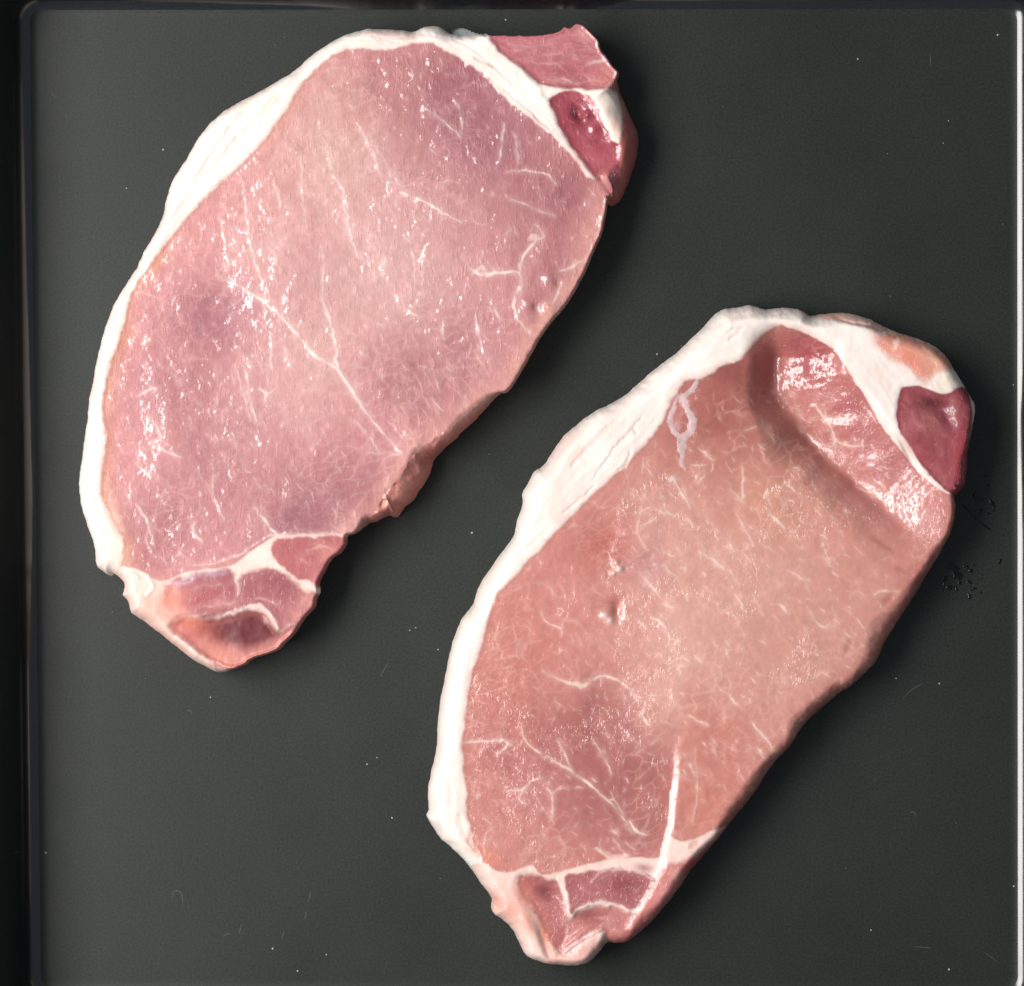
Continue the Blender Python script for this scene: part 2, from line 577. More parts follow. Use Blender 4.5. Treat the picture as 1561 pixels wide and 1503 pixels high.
        u, inv, c = np.unique(key, return_inverse=True, return_counts=True)
        eb = e[c[inv] == 1]; epb = ep[c[inv] == 1]
        bv = np.unique(eb)
        remap = np.full(n, -1, np.int64); remap[bv] = np.arange(len(bv))
        rows = [(0.8, -0.6), (0.55, 0.2), (0.3, 2.0), (0.1, 4.5), (0.012, 7.0)]
        nV, nF, nP = [V], [f], [fpart]
        prev = None; base = n
        for zf, off in rows:
            wob = 1.2 * fbm(V[bv, 0], V[bv, 1], 24, self.seed + int(zf * 100), 2)
            q = np.stack([V[bv, 0] + ox[bv] * (off + wob * (1 - zf)), V[bv, 1] + oy[bv] * (off + wob * (1 - zf)), zs[bv] * zf], 1)
            nV.append(q)
            cur = base + remap
            a, b = (eb[:, 0], eb[:, 1]) if prev is None else (prev[eb[:, 0]], prev[eb[:, 1]])
            nF.append(np.stack([b, a, cur[eb[:, 0]], cur[eb[:, 1]]], 1)); nP.append(epb)
            prev = cur; base += len(bv)
        V = np.concatenate(nV); F = np.concatenate(nF); P = np.concatenate(nP)
        k = len(rows)
        C = np.concatenate([C] + [C[bv]] * k); G = np.concatenate([G] + [G[bv]] * k); Wt = np.concatenate([Wt] + [Wt[bv]] * k)
        Wp = np.stack([(V[:, 0] - CU) * S * KP, -(V[:, 1] - CV) * S * KP, V[:, 2] * S], 1)
        # shared smooth normals so that the parts shade as one continuous surface
        fn = np.cross(Wp[F[:, 2]] - Wp[F[:, 0]], Wp[F[:, 3]] - Wp[F[:, 1]])
        vn = np.zeros_like(Wp)
        for a in range(4):
            for b in range(3):
                vn[:, b] += np.bincount(F[:, a], weights=fn[:, b], minlength=len(Wp))
        vn /= np.linalg.norm(vn, axis=1)[:, None] + 1e-20
        o3 = np.array(W(origin[0], origin[1], 0.0))
        Wp = Wp - o3
        root = link(bpy.data.objects.new(root_name, None))
        root.location = o3
        root['label'] = label; root['category'] = 'pork chop'; root['group'] = 'raw pork chops on the tray'
        for pi, name in enumerate(self.names):
            fs = F[P == pi]
            if len(fs) < 30:
                continue
            vi, inv = np.unique(fs, return_inverse=True)
            fs = inv.reshape(fs.shape)
            me = bpy.data.meshes.new(name)
            me.vertices.add(len(vi)); me.vertices.foreach_set('co', Wp[vi].astype(np.float32).ravel())
            me.loops.add(fs.size); me.loops.foreach_set('vertex_index', fs.astype(np.int32).ravel())
            me.polygons.add(len(fs))
            me.polygons.foreach_set('loop_start', np.arange(0, fs.size, 4, dtype=np.int32))
            me.polygons.foreach_set('use_smooth', np.ones(len(fs), bool))
            me.update(calc_edges=True)
            at = me.attributes.new('tissue', 'FLOAT_COLOR', 'POINT')
            at.data.foreach_set('color', np.hstack([C[vi], np.ones((len(vi), 1))]).astype(np.float32).ravel())
            at = me.attributes.new('grain', 'FLOAT', 'POINT'); at.data.foreach_set('value', G[vi].astype(np.float32))
            at = me.attributes.new('wet', 'FLOAT', 'POINT'); at.data.foreach_set('value', Wt[vi].astype(np.float32))
            me.normals_split_custom_set_from_vertices(vn[vi].astype(np.float32))
            me.materials.append(self.mats[pi])
            ob = link(bpy.data.objects.new(name, me), root)
            if self.labels[pi]:
                ob['label'] = self.labels[pi]
        self.z = z; self.o3 = o3
        return root

    def surface(self, u, v):
        i = int(round((u - self.mn[0]) / STEP)); j = int(round((v - self.mn[1]) / STEP))
        i = min(max(i, 0), self.X.shape[1] - 1); j = min(max(j, 0), self.X.shape[0] - 1)
        return self.z[j, i]

    def ribbon(self, name, strands, mat, root, lift=1.0):
        """soft raised strands of tissue lying on the meat, one mesh"""
        vs, fs = [], []
        for pts in strands:
            p = catmull(pts, 6, closed=False)          # u, v, half width
            b0 = len(vs); m = 7
            for i in range(len(p)):
                d = p[min(i + 1, len(p) - 1), :2] - p[max(i - 1, 0), :2]
                d /= np.linalg.norm(d) + 1e-9
                nrm = np.array([-d[1], d[0]])
                end = min(1.0, 0.25 + min(i, len(p) - 1 - i) * 0.4)
                for k in range(m):
                    a = math.pi * k / (m - 1)
                    wdt = p[i, 2] * 1.25 * end * (1 + 0.35 * math.sin(i * 1.7 + k * 0.4) * math.sin(i * 0.63 + len(vs)))
                    q = p[i, :2] + nrm * wdt * math.cos(a)
                    z = self.surface(q[0], q[1]) + lift * min(0.9, p[i, 2] * 0.2) * math.sin(a) * end - 0.5
                    vs.append(np.array([(q[0] - CU) * S * KP, -(q[1] - CV) * S * KP, z * S]) - self.o3)
            for i in range(len(p) - 1):
                for k in range(m - 1):
                    a = b0 + i * m + k
                    fs.append((a, a + 1, a + m + 1, a + m))
        return mesh_obj(name, vs, fs, mat, root)

# ------------------------------------------------------------------ meat materials
M_LEAN1 = meat_material('lean_mauve_pork', 12, 0.33, 0.07, 0.42, 0.8, 0.4)
M_LEAN2 = meat_material('lean_salmon_pork', 25, 0.55, 0.06, 0.42, 0.8, 0.4)
M_FAT = meat_material('pork_fat', 35, 0.25, 0.018, 0.42, 0.25, 0.4)
M_MEMB = plain_material('membrane', tuple(lin((234, 210, 208))), 0.22, alpha=0.5)
M_GREY = plain_material('silverskin', tuple(lin((150, 160, 160))), 0.3)
FAT = (241, 228, 219); CREAM = (238, 219, 203); PINKFAT = (232, 196, 186)

def edge(pts, R, zs):
    return [(u, v, R, zs) for u, v in pts]

# ------------------------------------------------------------------ first chop: mauve pink, flat, wide fat cap
def chop_mauve():
    out = []
    out += edge([(118, 729), (122, 700), (127, 665), (131, 633), (134, 604), (140, 578), (145, 549), (152, 519), (158, 497), (170, 466),
                 (187, 436), (206, 407), (217, 383), (238, 347), (247, 324), (252, 299), (263, 270), (283, 238), (305, 202), (331, 175),
                 (363, 153), (401, 134), (436, 113), (455, 99), (477, 79), (511, 58), (535, 48), (558, 42), (584, 41.5), (615, 44), (632, 45),
                 (646, 38.5), (665, 37), (677, 42), (688, 49), (707, 51), (730, 49)], 24, 0.42)
    out += edge([(748, 55), (784, 55), (827, 54.5), (853, 48), (860, 41.5), (868, 45), (877, 37.7), (890, 39.6), (903, 52), (913, 63),
                 (918, 78), (934, 100), (943.5, 112), (941, 121)], 5, 0.75)
    out += edge([(946, 133), (953, 150), (961, 168), (970, 187), (975, 205), (974, 221), (969, 244), (959, 274), (949, 296), (939, 307), (930, 309)], 34, 0.2)
    out += edge([(926, 303), (925, 318), (921, 337), (917, 356), (903, 388), (893, 413), (876, 444), (858, 471), (842, 490), (823, 516),
                 (805, 548), (789.5, 576), (780, 590), (772, 598), (763, 600)], 5, 0.82)
    out += edge([(750, 611)], 14, 0.4) + edge([(725, 637), (701, 659), (696, 666), (678, 680), (669, 690)], 20, 0.2)
    out += edge([(659, 702), (654, 722), (645, 738), (636, 750), (629, 762), (614, 774), (606, 787), (598, 788.5)], 36, 0.12)
    out += edge([(590, 786), (572, 795), (560, 798)], 15, 0.25)
    out += edge([(543, 812), (530, 817), (528.8, 828.5), (521, 841), (506, 852.5), (495, 870), (487, 887), (488, 904), (483, 911), (480, 926),
                 (466, 942), (450, 965), (434, 981), (426, 990), (405, 998), (383, 1005), (376, 1012), (354, 1020.5)], 5, 0.8)
    out += edge([(335, 1026), (322, 1024), (296, 1009.5), (264, 985.5), (229, 958), (207, 942), (197, 935), (192.5, 917), (184, 908), (186, 899)], 22, 0.35)
    out += edge([(186, 888), (171, 875), (165, 878), (154, 871.7), (144.4, 862), (142, 840), (136.5, 817), (127, 790), (119.5, 758)], 22, 0.42)
    C = Chop(out, 11, (199, 134, 132))
    X, Y = C.X, C.Y
    C.mats[0] = M_LEAN1
    # lean tissue: pale and deep zones
    for b in [(520, 220, 110, (204, 160, 150), .85), (590, 400, 130, (206, 162, 156), .9), (430, 400, 90, (202, 154, 150), .7), (420, 610, 110, (198, 148, 145), .65),
              (480, 540, 80, (206, 162, 154), .6), (690, 150, 90, (152, 88, 96), .9), (745, 215, 95, (154, 92, 100), .85), (600, 120, 70, (170, 108, 106), .7),
              (850, 300, 75, (158, 92, 98), .85), (310, 490, 65, (158, 94, 102), .8), (270, 600, 75, (162, 100, 107), .65), (330, 700, 85, (164, 104, 110), .65),
              (470, 800, 95, (152, 92, 99), .9), (540, 760, 75, (160, 98, 104), .7), (650, 590, 85, (160, 100, 104), .8), (720, 520, 65, (172, 114, 118), .6),
              (845, 420, 50, (162, 98, 104), .7), (820, 470, 40, (158, 94, 98), .6), (370, 480, 55, (172, 112, 120), .6), (250, 800, 65, (160, 98, 105), .65),
              (230, 830, 40, (166, 96, 94), .6), (700, 330, 90, (188, 134, 134), .5), (640, 250, 60, (174, 116, 120), .4), (790, 330, 60, (176, 116, 118), .5)]:
        C.blob(*b)
    # tan rim of the lean next to the fat and paler cut edge on the other side
    capline = catmull([(187, 862), (191, 836), (188, 817), (176, 798), (163, 769), (157, 748), (158, 725), (161, 693), (164, 661), (157, 629), (161, 600), (166, 571),
                       (175, 545), (190, 503), (197, 468), (209, 433), (234, 401), (262, 363), (298, 321), (337, 282), (375, 247), (407, 212), (436, 172), (457, 136),
                       (488, 104), (519, 82), (554, 76), (577, 79), (607, 76), (630, 69), (653, 69), (669, 73), (692, 86), (723, 104), (750, 129), (769, 152), (792, 169),
                       (815, 188), (842, 209), (865, 234), (884, 255), (899, 277)], 3, closed=False)
    D = seg_dist(X, Y, capline, False)
    leftness = sstep(330, 200, X) + 0.55 * sstep(560, 420, X) * sstep(330, 120, Y)
    m = np.clip(np.exp(-(D / 17.0) ** 2) * np.clip(leftness, 0, 1) * (0.75 + 0.6 * fbm(X, Y, 50, 5, 3)), 0, 1)
    C.col += (lin((196, 130, 100)).astype(np.float32) - C.col) * m[..., None]
    lower = catmull([(921, 330), (903, 386), (876, 442), (842, 488), (805, 546), (765, 596), (721, 630), (674, 662), (636, 690), (614, 724), (584, 760), (562, 790), (530, 815)], 3, closed=False)
    D2 = seg_dist(X, Y, lower, False)
    m = np.clip(np.exp(-(D2 / 26.0) ** 2) * (0.6 + 0.5 * fbm(X, Y, 40, 9, 3)), 0, 1)
    C.col += (lin((214, 154, 140)).astype(np.float32) - C.col) * m[..., None]
    C.grain *= 0.75 + 0.5 * sstep(150, 800, X)
    C.grain *= 1.9 + 0.8 * fbm(X, Y, 120, 31, 2) - 0.8 * sstep(560, 700, Y) * sstep(360, 480, X)

    # ragged reddish side below the lower edge
    C.region('cut side', [(768, 602), (742, 615), (721, 631), (697, 648), (673, 664), (649, 680), (636, 691), (624, 703), (615, 724), (599, 742), (585, 760), (577, 778),
                          (562, 791), (556, 806), (600, 806), (640, 790), (680, 720), (740, 660)], (206, 132, 120), part='cut_side', mat=M_LEAN1, label='ragged reddish side of the chop',
             soft=3, wob=2.5, grain=1.3, wet=.6)
    C.blob(630, 712, 11, (168, 84, 76), .8, 22, 30); C.blob(660, 690, 8, (160, 82, 78), .6, 30, 50)
    C.blob(612, 762, 13, (214, 140, 122), .8); C.blob(590, 782, 9, (170, 90, 80), .6)
    C.h += 9 * fbm(X, Y, 17, 555, 3) * (C.part == C.names.index('cut_side'))
    C.bump(612, 755, 12, 9); C.bump(628, 718, 8, -8, 14, 30); C.bump(655, 690, 7, -7, 18, 50)

    # fat cap with its tongue between loin and flap
    inner = [tuple(p) for p in capline[::2]]
    C.region('fat', inner + [(904, 274), (888, 251), (873, 230), (860, 210), (850, 192), (843, 168), (834, 152), (819, 132), (800, 111), (780, 96), (761, 82), (751, 66), (746, 48),
                             (700, 20), (560, 15), (430, 80), (290, 160), (230, 290), (180, 400), (130, 520), (95, 700), (105, 800), (130, 890), (165, 900), (186, 880)],
             FAT, part='fat_cap', mat=M_FAT, soft=3.4, wob=2.8, wobp=10, grain=.26, wet=.35, dh=1.5, smooth=False, key='fat')
    for pts, hw, col, k in [([(440, 130), (405, 170), (360, 220), (318, 268)], 5, (226, 196, 172), .55), ([(430, 118), (380, 165), (335, 225), (300, 280)], 3, (232, 206, 186), .5),
                            ([(455, 120), (430, 150), (400, 195)], 3, (228, 198, 176), .5), ([(300, 290), (270, 330), (245, 365)], 3, (230, 206, 190), .4),
                            ([(172, 500), (158, 550), (150, 600), (146, 680)], 3, (226, 222, 222), .6), ([(150, 560), (140, 640), (134, 720)], 2.5, (222, 216, 214), .5),
                            ([(560, 58), (600, 62), (640, 56), (670, 60)], 3, (232, 214, 204), .5), ([(520, 72), (560, 64), (610, 68)], 2, (230, 208, 196), .45),
                            ([(725, 92), (740, 100), (752, 106)], 2.2, (190, 140, 122), .8), ([(815, 180), (822, 188), (832, 196)], 1.6, (196, 148, 132), .8),
                            ([(690, 62), (720, 78), (748, 100), (780, 130)], 3, (228, 206, 194), .4), ([(770, 140), (800, 165), (840, 200)], 2.2, (232, 212, 200), .4),
                            ([(150, 760), (160, 800), (168, 840)], 5, (240, 206, 188), .5), ([(828, 150), (834, 148)], 2.5, (196, 150, 130), .7)]:
        C.stroke(pts, hw, col, k, dh=-1.2, soft=3.5)
    C.blob(176, 800, 12, (232, 186, 164), .75, 34, -8); C.blob(180, 850, 16, (236, 196, 176), .6)

    # flap muscle, seam, dark red muscle
    C.region('flap', [(747, 50), (757, 76), (772, 90), (790, 102), (806, 116), (822, 131), (845, 136), (870, 138), (912, 139), (944, 136), (960, 110), (930, 60), (895, 25), (850, 30), (800, 45)],
             (176, 98, 104), part='outer_muscle', mat=M_LEAN1, label='pink muscle flap at the square corner', soft=2.5, wob=3, wobp=12, grain=1.1, dh=-3)
    C.blob(830, 70, 50, (188, 112, 116), .6, 18); C.blob(870, 108, 40, (168, 84, 94), .6, 12, 5); C.blob(900, 55, 20, (206, 140, 134), .7); C.blob(925, 120, 18, (204, 128, 116), .7)
    for pts, hw, k in [([(893, 100), (905, 97), (918, 96), (930, 94)], 2.6, .8), ([(775, 70), (810, 74), (850, 68)], 1.2, .3), ([(800, 95), (830, 100), (870, 98)], 1.2, .3),
                       ([(800, 84), (825, 88), (858, 84), (880, 86)], 1, .35), ([(880, 46), (890, 60), (893, 75)], 1.5, .4), ([(842, 128), (860, 124), (880, 132)], 1.8, .5)]:
        C.stroke(pts, hw, (236, 204, 196), k)
    C.region('seam', [(800, 120), (820, 130), (845, 136), (870, 138), (911, 140), (936, 138), (944, 146), (948, 178), (944, 218), (926, 218), (920, 190), (900, 150), (860, 150), (836, 162), (815, 150)],
             (240, 226, 214), part='fat_seam', mat=M_FAT, soft=2.2, wob=2.4, grain=.3, wet=.4, dh=2)
    C.blob(925, 165, 10, (236, 210, 196), .5, 26, 20); C.blob(937, 195, 7, (226, 170, 150), .6, 20)
    C.region('side lean', [(943, 140), (948, 165), (948, 180), (946, 220), (944, 260), (930, 300), (938, 320), (990, 270), (990, 180), (965, 130)],
             (178, 98, 90), part='side_muscle', mat=M_LEAN1, label='brownish red side of the chop below the corner', soft=3, wob=1.5, grain=.5, wet=.6)
    C.blob(953, 160, 10, (206, 160, 148), .7, 24, 20); C.blob(965, 200, 10, (196, 134, 122), .5)
    C.region('red', [(836, 157), (847, 147), (860, 141), (876, 141), (888, 148), (898, 160), (908, 173), (917, 190), (927, 203), (931, 217), (942, 224), (944, 250), (942, 280), (930, 300),
                     (913, 280), (904, 267), (890, 248), (873, 228), (862, 210), (851, 190), (845, 172)], (156, 62, 76), part='red_muscle', mat=M_LEAN1,
             label='small dark red muscle in the fat', soft=1.8, wob=2.2, grain=1.25, dh=-3)
    C.blob(880, 185, 14, (126, 36, 54), .7, 22, -20); C.blob(890, 240, 22, (176, 84, 92), .6); C.blob(920, 250, 16, (190, 104, 104), .6); C.blob(926, 280, 14, (216, 150, 142), .7)
    C.bump(881, 176, 8, -9, 11, -20); C.bump(893, 178, 6, 4); C.bump(905, 200, 8, 3); C.bump(925, 272, 8, 5)

    # the tail end: fatty ground with three muscles in it
    C.region('tail', [(176, 862), (187, 863), (200, 864), (223, 872), (240, 884), (258, 884), (284, 873), (309, 868), (338, 865), (360, 860), (380, 843), (405, 827), (424, 816), (450, 815), (482, 813.5),
                      (531, 815), (560, 830), (520, 900), (480, 990), (340, 1050), (210, 970), (165, 910), (178, 884)], (236, 206, 194), part='tail_fat', mat=M_FAT, soft=1.8, wob=1.6, grain=.35, wet=.5, key='tail')
    C.blob(235, 925, 34, (228, 172, 154), .8, 22, 50); C.blob(205, 912, 14, (238, 196, 186), .6)
    C.region('m1', [(426, 823), (450, 820), (489, 819.5), (534, 818), (545, 835), (515, 860), (500, 895), (486, 893), (472, 885), (454, 877), (432, 862), (419, 848), (417, 834)], (176, 98, 98), part='tail_muscle', mat=M_LEAN1, grow=1.8,
             soft=3, wob=4, wobp=10, grain=.7)
    C.blob(470, 828, 40, (170, 88, 92), .6, 8, 0); C.blob(500, 845, 16, (200, 130, 118), .6)
    C.region('m2', [(262, 888), (290, 878), (322, 872), (346, 869), (358, 876), (362, 886), (372, 880), (392, 871), (412, 868), (431, 874), (450, 889), (470, 902), (488, 909), (500, 930), (460, 975),
                    (440, 962), (428, 956), (416, 940), (405, 927), (386, 923), (367, 927), (341, 934), (309, 939), (284, 938), (266, 932), (255, 915)], (164, 94, 98), part='tail_muscle', mat=M_LEAN1, grow=1.8,
             soft=5, wob=5, wobp=13, grain=.5)
    C.blob(420, 895, 26, (150, 76, 82), .7, 16, 30); C.blob(310, 905, 44, (170, 84, 88), .6, 12, -5); C.blob(268, 918, 16, (216, 128, 108), .7); C.blob(455, 940, 16, (200, 136, 122), .7)
    C.blob(340, 918, 30, (198, 134, 130), .5, 8, -8)
    C.region('m3', [(284, 944), (309, 946), (341, 942), (367, 935), (386, 930), (402, 934), (414, 950), (426, 963), (446, 962), (440, 985), (405, 1003), (360, 1018), (330, 1010), (296, 985), (262, 955)],
             (184, 114, 108), part='tail_muscle', mat=M_LEAN1, grow=1.8, soft=6, wob=4, grain=.15, wet=.2, dh=-7, hsoft=9)
    C.region('m3 core', [(300, 950), (350, 942), (385, 931), (400, 936), (416, 954), (428, 966), (414, 980), (385, 988), (345, 982), (315, 968)], (104, 36, 42), grain=.10, wet=.08, soft=12, wob=4, wobp=20); C.blob(300, 960, 30, (196, 106, 92), .6, 14, 15); C.blob(330, 985, 30, (200, 122, 108), .6, 12, 20); C.blob(410, 988, 30, (190, 122, 110), .7, 12, -25)
    C.blob(340, 1000, 26, (216, 138, 122), .7, 10, 20)
    for b in [(262, 912, 22, (214, 140, 122), .9, 26, 0), (285, 944, 30, (210, 122, 102), .8, 9, 10), (300, 915, 30, (178, 92, 92), .6, 10, -5), (275, 930, 20, (222, 158, 142), .6, 8, 10), (420, 886, 30, (146, 74, 82), .7, 11, 28), (470, 915, 14, (196, 128, 118), .7, 18, 30),
              (270, 985, 40, (232, 172, 156), .5, 9, 38), (355, 1008, 34, (204, 132, 118), .6, 8, -14), (230, 895, 18, (238, 206, 192), .6, 12, 0)]:
        C.blob(*b)
    for pts, hw, k in [([(262, 934), (290, 938), (320, 934)], 1.6, .5), ([(300, 926), (330, 922), (362, 918)], 1.4, .4), ([(290, 898), (315, 892), (340, 890)], 1.2, .4), ([(385, 916), (400, 912), (425, 922)], 1.4, .35), ([(470, 840), (492, 832), (508, 836)], 1.4, .45), ([(455, 850), (470, 858)], 1.3, .4)]:
        C.stroke(pts, hw, (232, 190, 182), k, soft=2)
    for pts, hw, col, k, dh in [([(362, 884), (366, 892), (367, 906)], 3, (236, 208, 198), .8, 1), ([(426, 958), (420, 944), (409, 931), (397, 925), (380, 926), (345, 937)], 4.5, (236, 206, 196), .85, 1.5),
                                ([(428, 962), (440, 956), (450, 948)], 3, (228, 184, 172), .7, 0), ([(280, 882), (322, 874), (352, 870)], 4, (190, 168, 190), .65, 0),
                                ([(258, 890), (280, 888), (300, 882)], 2.5, (206, 186, 204), .5, 0), ([(489, 824), (475, 832)], 2, (214, 160, 150), .5, 0),
                                ([(470, 902), (466, 914), (460, 922)], 1.6, (216, 168, 156), .5, 0), ([(230, 880), (236, 892), (228, 906)], 5, (246, 234, 224), .8, 2), ([(200, 874), (215, 880)], 6, (240, 216, 200), .7, 2),
                                ([(487, 897), (488, 904)], 3, (238, 226, 216), .9, 2), ([(195, 925), (230, 955), (280, 992), (330, 1020)], 9, (238, 190, 176), .7, 0),
                                ([(300, 862), (330, 858), (365, 848), (405, 822), (424, 815), (450, 814), (500, 812), (530, 814)], 1.6, (232, 196, 190), .7, 0.8)]:
        C.stroke(pts, hw, col, k, dh=dh, soft=3)

    # intramuscular fat veins
    V1 = (246, 224, 214)
    veins = [([(334, 423), (369, 439), (394, 455), (407, 462), (423, 478), (446, 500), (468, 526), (484, 546), (513, 560), (526, 578), (548, 613), (580, 655), (612, 690)], 2.0, .8),
             ([(378, 305), (379, 343), (388, 388), (401, 427), (407, 455)], 1.5, .65), ([(398, 456), (407, 461), (414, 460)], 3.2, .8),
             ([(510, 273), (524, 292), (530, 320), (532, 340), (539, 372), (548, 394)], 1.7, .7), ([(491, 378), (496, 410), (493, 455), (507, 500), (515, 532), (514, 554), (527, 580), (552, 615)], 1.7, .75),
             ([(818, 346), (829, 361), (812, 374), (800, 388), (795, 402), (793, 420), (796, 436), (784, 460), (789, 487), (808, 509)], 2.8, .75), ([(806, 368), (820, 360)], 6, .45),
             ([(793, 416), (757, 417), (734, 422), (719, 412)], 2.6, .7), ([(722, 418), (735, 408), (742, 414)], 3, .5), ([(855, 414), (880, 404), (898, 390)], 2.4, .6), ([(842, 462), (850, 448), (856, 436)], 2.6, .5),
             ([(646, 165), (677, 188), (702, 211)], 1.4, .6), ([(702, 211), (706, 195), (702, 172), (692, 154)], 1.4, .5), ([(773, 265), (807, 263), (834, 269), (846, 284)], 1.6, .65),
             ([(769, 192), (765, 230), (761, 250)], 1.8, .6), ([(785, 210), (791, 250)], 1.4, .6), ([(684, 277), (665, 288)], 2, .7), ([(630, 303), (645, 308), (669, 323), (704, 342)], 1.6, .65),
             ([(612, 297), (622, 299)], 2.6, .6), ([(392, 775), (412, 801), (424, 815)], 2.2, .75), ([(375, 546), (379, 578), (385, 616), (395, 645)], 1.5, .7), ([(415, 514), (415, 562)], 1.2, .7),
             ([(398, 594), (409, 600), (417, 597)], 1.8, .6), ([(409, 600), (405, 616)], 1.4, .6), ([(234, 636), (248, 668), (236, 678), (260, 690), (280, 698)], 1.8, .55), ([(214, 604), (236, 592), (240, 596)], 2.2, .5),
             ([(358, 660), (362, 680)], 2, .6), ([(327, 732), (330, 760), (344, 792)], 1.5, .55), ([(420, 280), (432, 318)], 1.2, .6), ([(462, 235), (463, 300), (470, 350)], 1.2, .5), ([(500, 230), (508, 260)], 2, .5),
             ([(546, 190), (570, 236), (582, 270)], 1.3, .5), ([(340, 330), (348, 390), (352, 410)], 1.3, .5), ([(590, 394), (582, 412)], 2.2, .5), ([(630, 386), (634, 430)], 1.5, .5), ([(620, 475), (636, 483)], 1.6, .5),
             ([(676, 490), (675, 512)], 1.8, .6), ([(725, 480), (737, 540)], 1.5, .55), ([(755, 470), (762, 492)], 1.4, .5), ([(660, 560), (670, 596)], 1.4, .5), ([(658, 610), (676, 628)], 1.2, .5),
             ([(560, 690), (590, 694), (618, 694)], 2.6, .4), ([(540, 640), (560, 660), (580, 690)], 2.5, .4), ([(212, 770), (230, 800), (238, 830)], 1.6, .5), ([(300, 795), (298, 812), (312, 826)], 2.2, .5),
             ([(240, 790), (226, 820), (240, 850)], 1.6, .45), ([(385, 640), (362, 560)], 1.0, .4), ([(600, 280), (590, 250), (574, 226)], 1.2, .35), ([(840, 330), (812, 318), (780, 306)], 1.3, .5)]
    for pts, hw, k in veins:
        C.stroke(pts, hw * 0.85, V1, min(k * 1.1, 1), dh=0.25, soft=1.7)
    C.net(15, (230, 188, 182), .26, 75, .35, -0.1, 401, width=.2); C.net(8, (230, 188, 182), .18, 78, .4, -0.1, 421, width=.22); C.net(34, (228, 184, 178), .25, 66, .4, 0.1, 433, width=.12)
    C.streaks(capline, C.names.index('fat_cap'), (226, 202, 188), .42, 0.55, 110, 8, 71)
    C.flecks(600, (140, 60, 930, 860), 78, 20, 4, 14, (236, 200, 194), .2, .65, .62, 0, 3, fork=.15)
    C.flecks(170, (200, 300, 860, 840), 66, 16, 8, 24, (232, 190, 184), .2, .55, .7, 0, 4, fork=.25)
    C.flecks(60, (600, 540, 800, 720), 62, 8, 14, 30, (228, 176, 164), .25, .5, 1.0, 0, 6, fork=.0)
    fl = C.names.index('outer_muscle')
    C.flecks(70, (750, 40, 945, 140), 4, 9, 8, 30, (214, 150, 148), .25, .6, .9, fl, 21, fork=.1); C.flecks(30, (750, 40, 945, 140), 6, 9, 8, 34, (140, 66, 78), .25, .5, 1.2, fl, 22, fork=0)
    C.flecks(40, (836, 140, 945, 300), 60, 25, 5, 14, (206, 130, 132), .25, .6, .9, C.names.index('red_muscle'), 23); C.flecks(25, (836, 140, 945, 300), 60, 20, 6, 16, (112, 34, 48), .3, .6, 1.3, C.names.index('red_muscle'), 24, fork=0)
    # gentle shape
    C.bump(430, 420, 60, 5); C.bump(360, 470, 45, -5); C.bump(700, 300, 150, 4); C.bump(300, 640, 110, 1.5); C.bump(800, 400, 18, -3, 40, 15)
    for u, v, r in [(838, 428, 12), (805, 465, 12), (838, 470, 14)]:
        C.bump(u, v, r, 4); C.bump(u + r, v + r * .4, r * .5, -3)
    root = C.build('pork_chop', 'flat mauve pink raw pork chop with a square torn flap and ragged lower side', (520, 530))
    # loose greyish scrap of skin behind the fat
    C.ribbon('silverskin', [[(688, 44, 3), (697, 46, 6), (712, 50, 6), (730, 52, 4), (744, 54, 3)]], M_GREY, root, lift=-6)
    return C, root

C1, CHOP1 = chop_mauve()

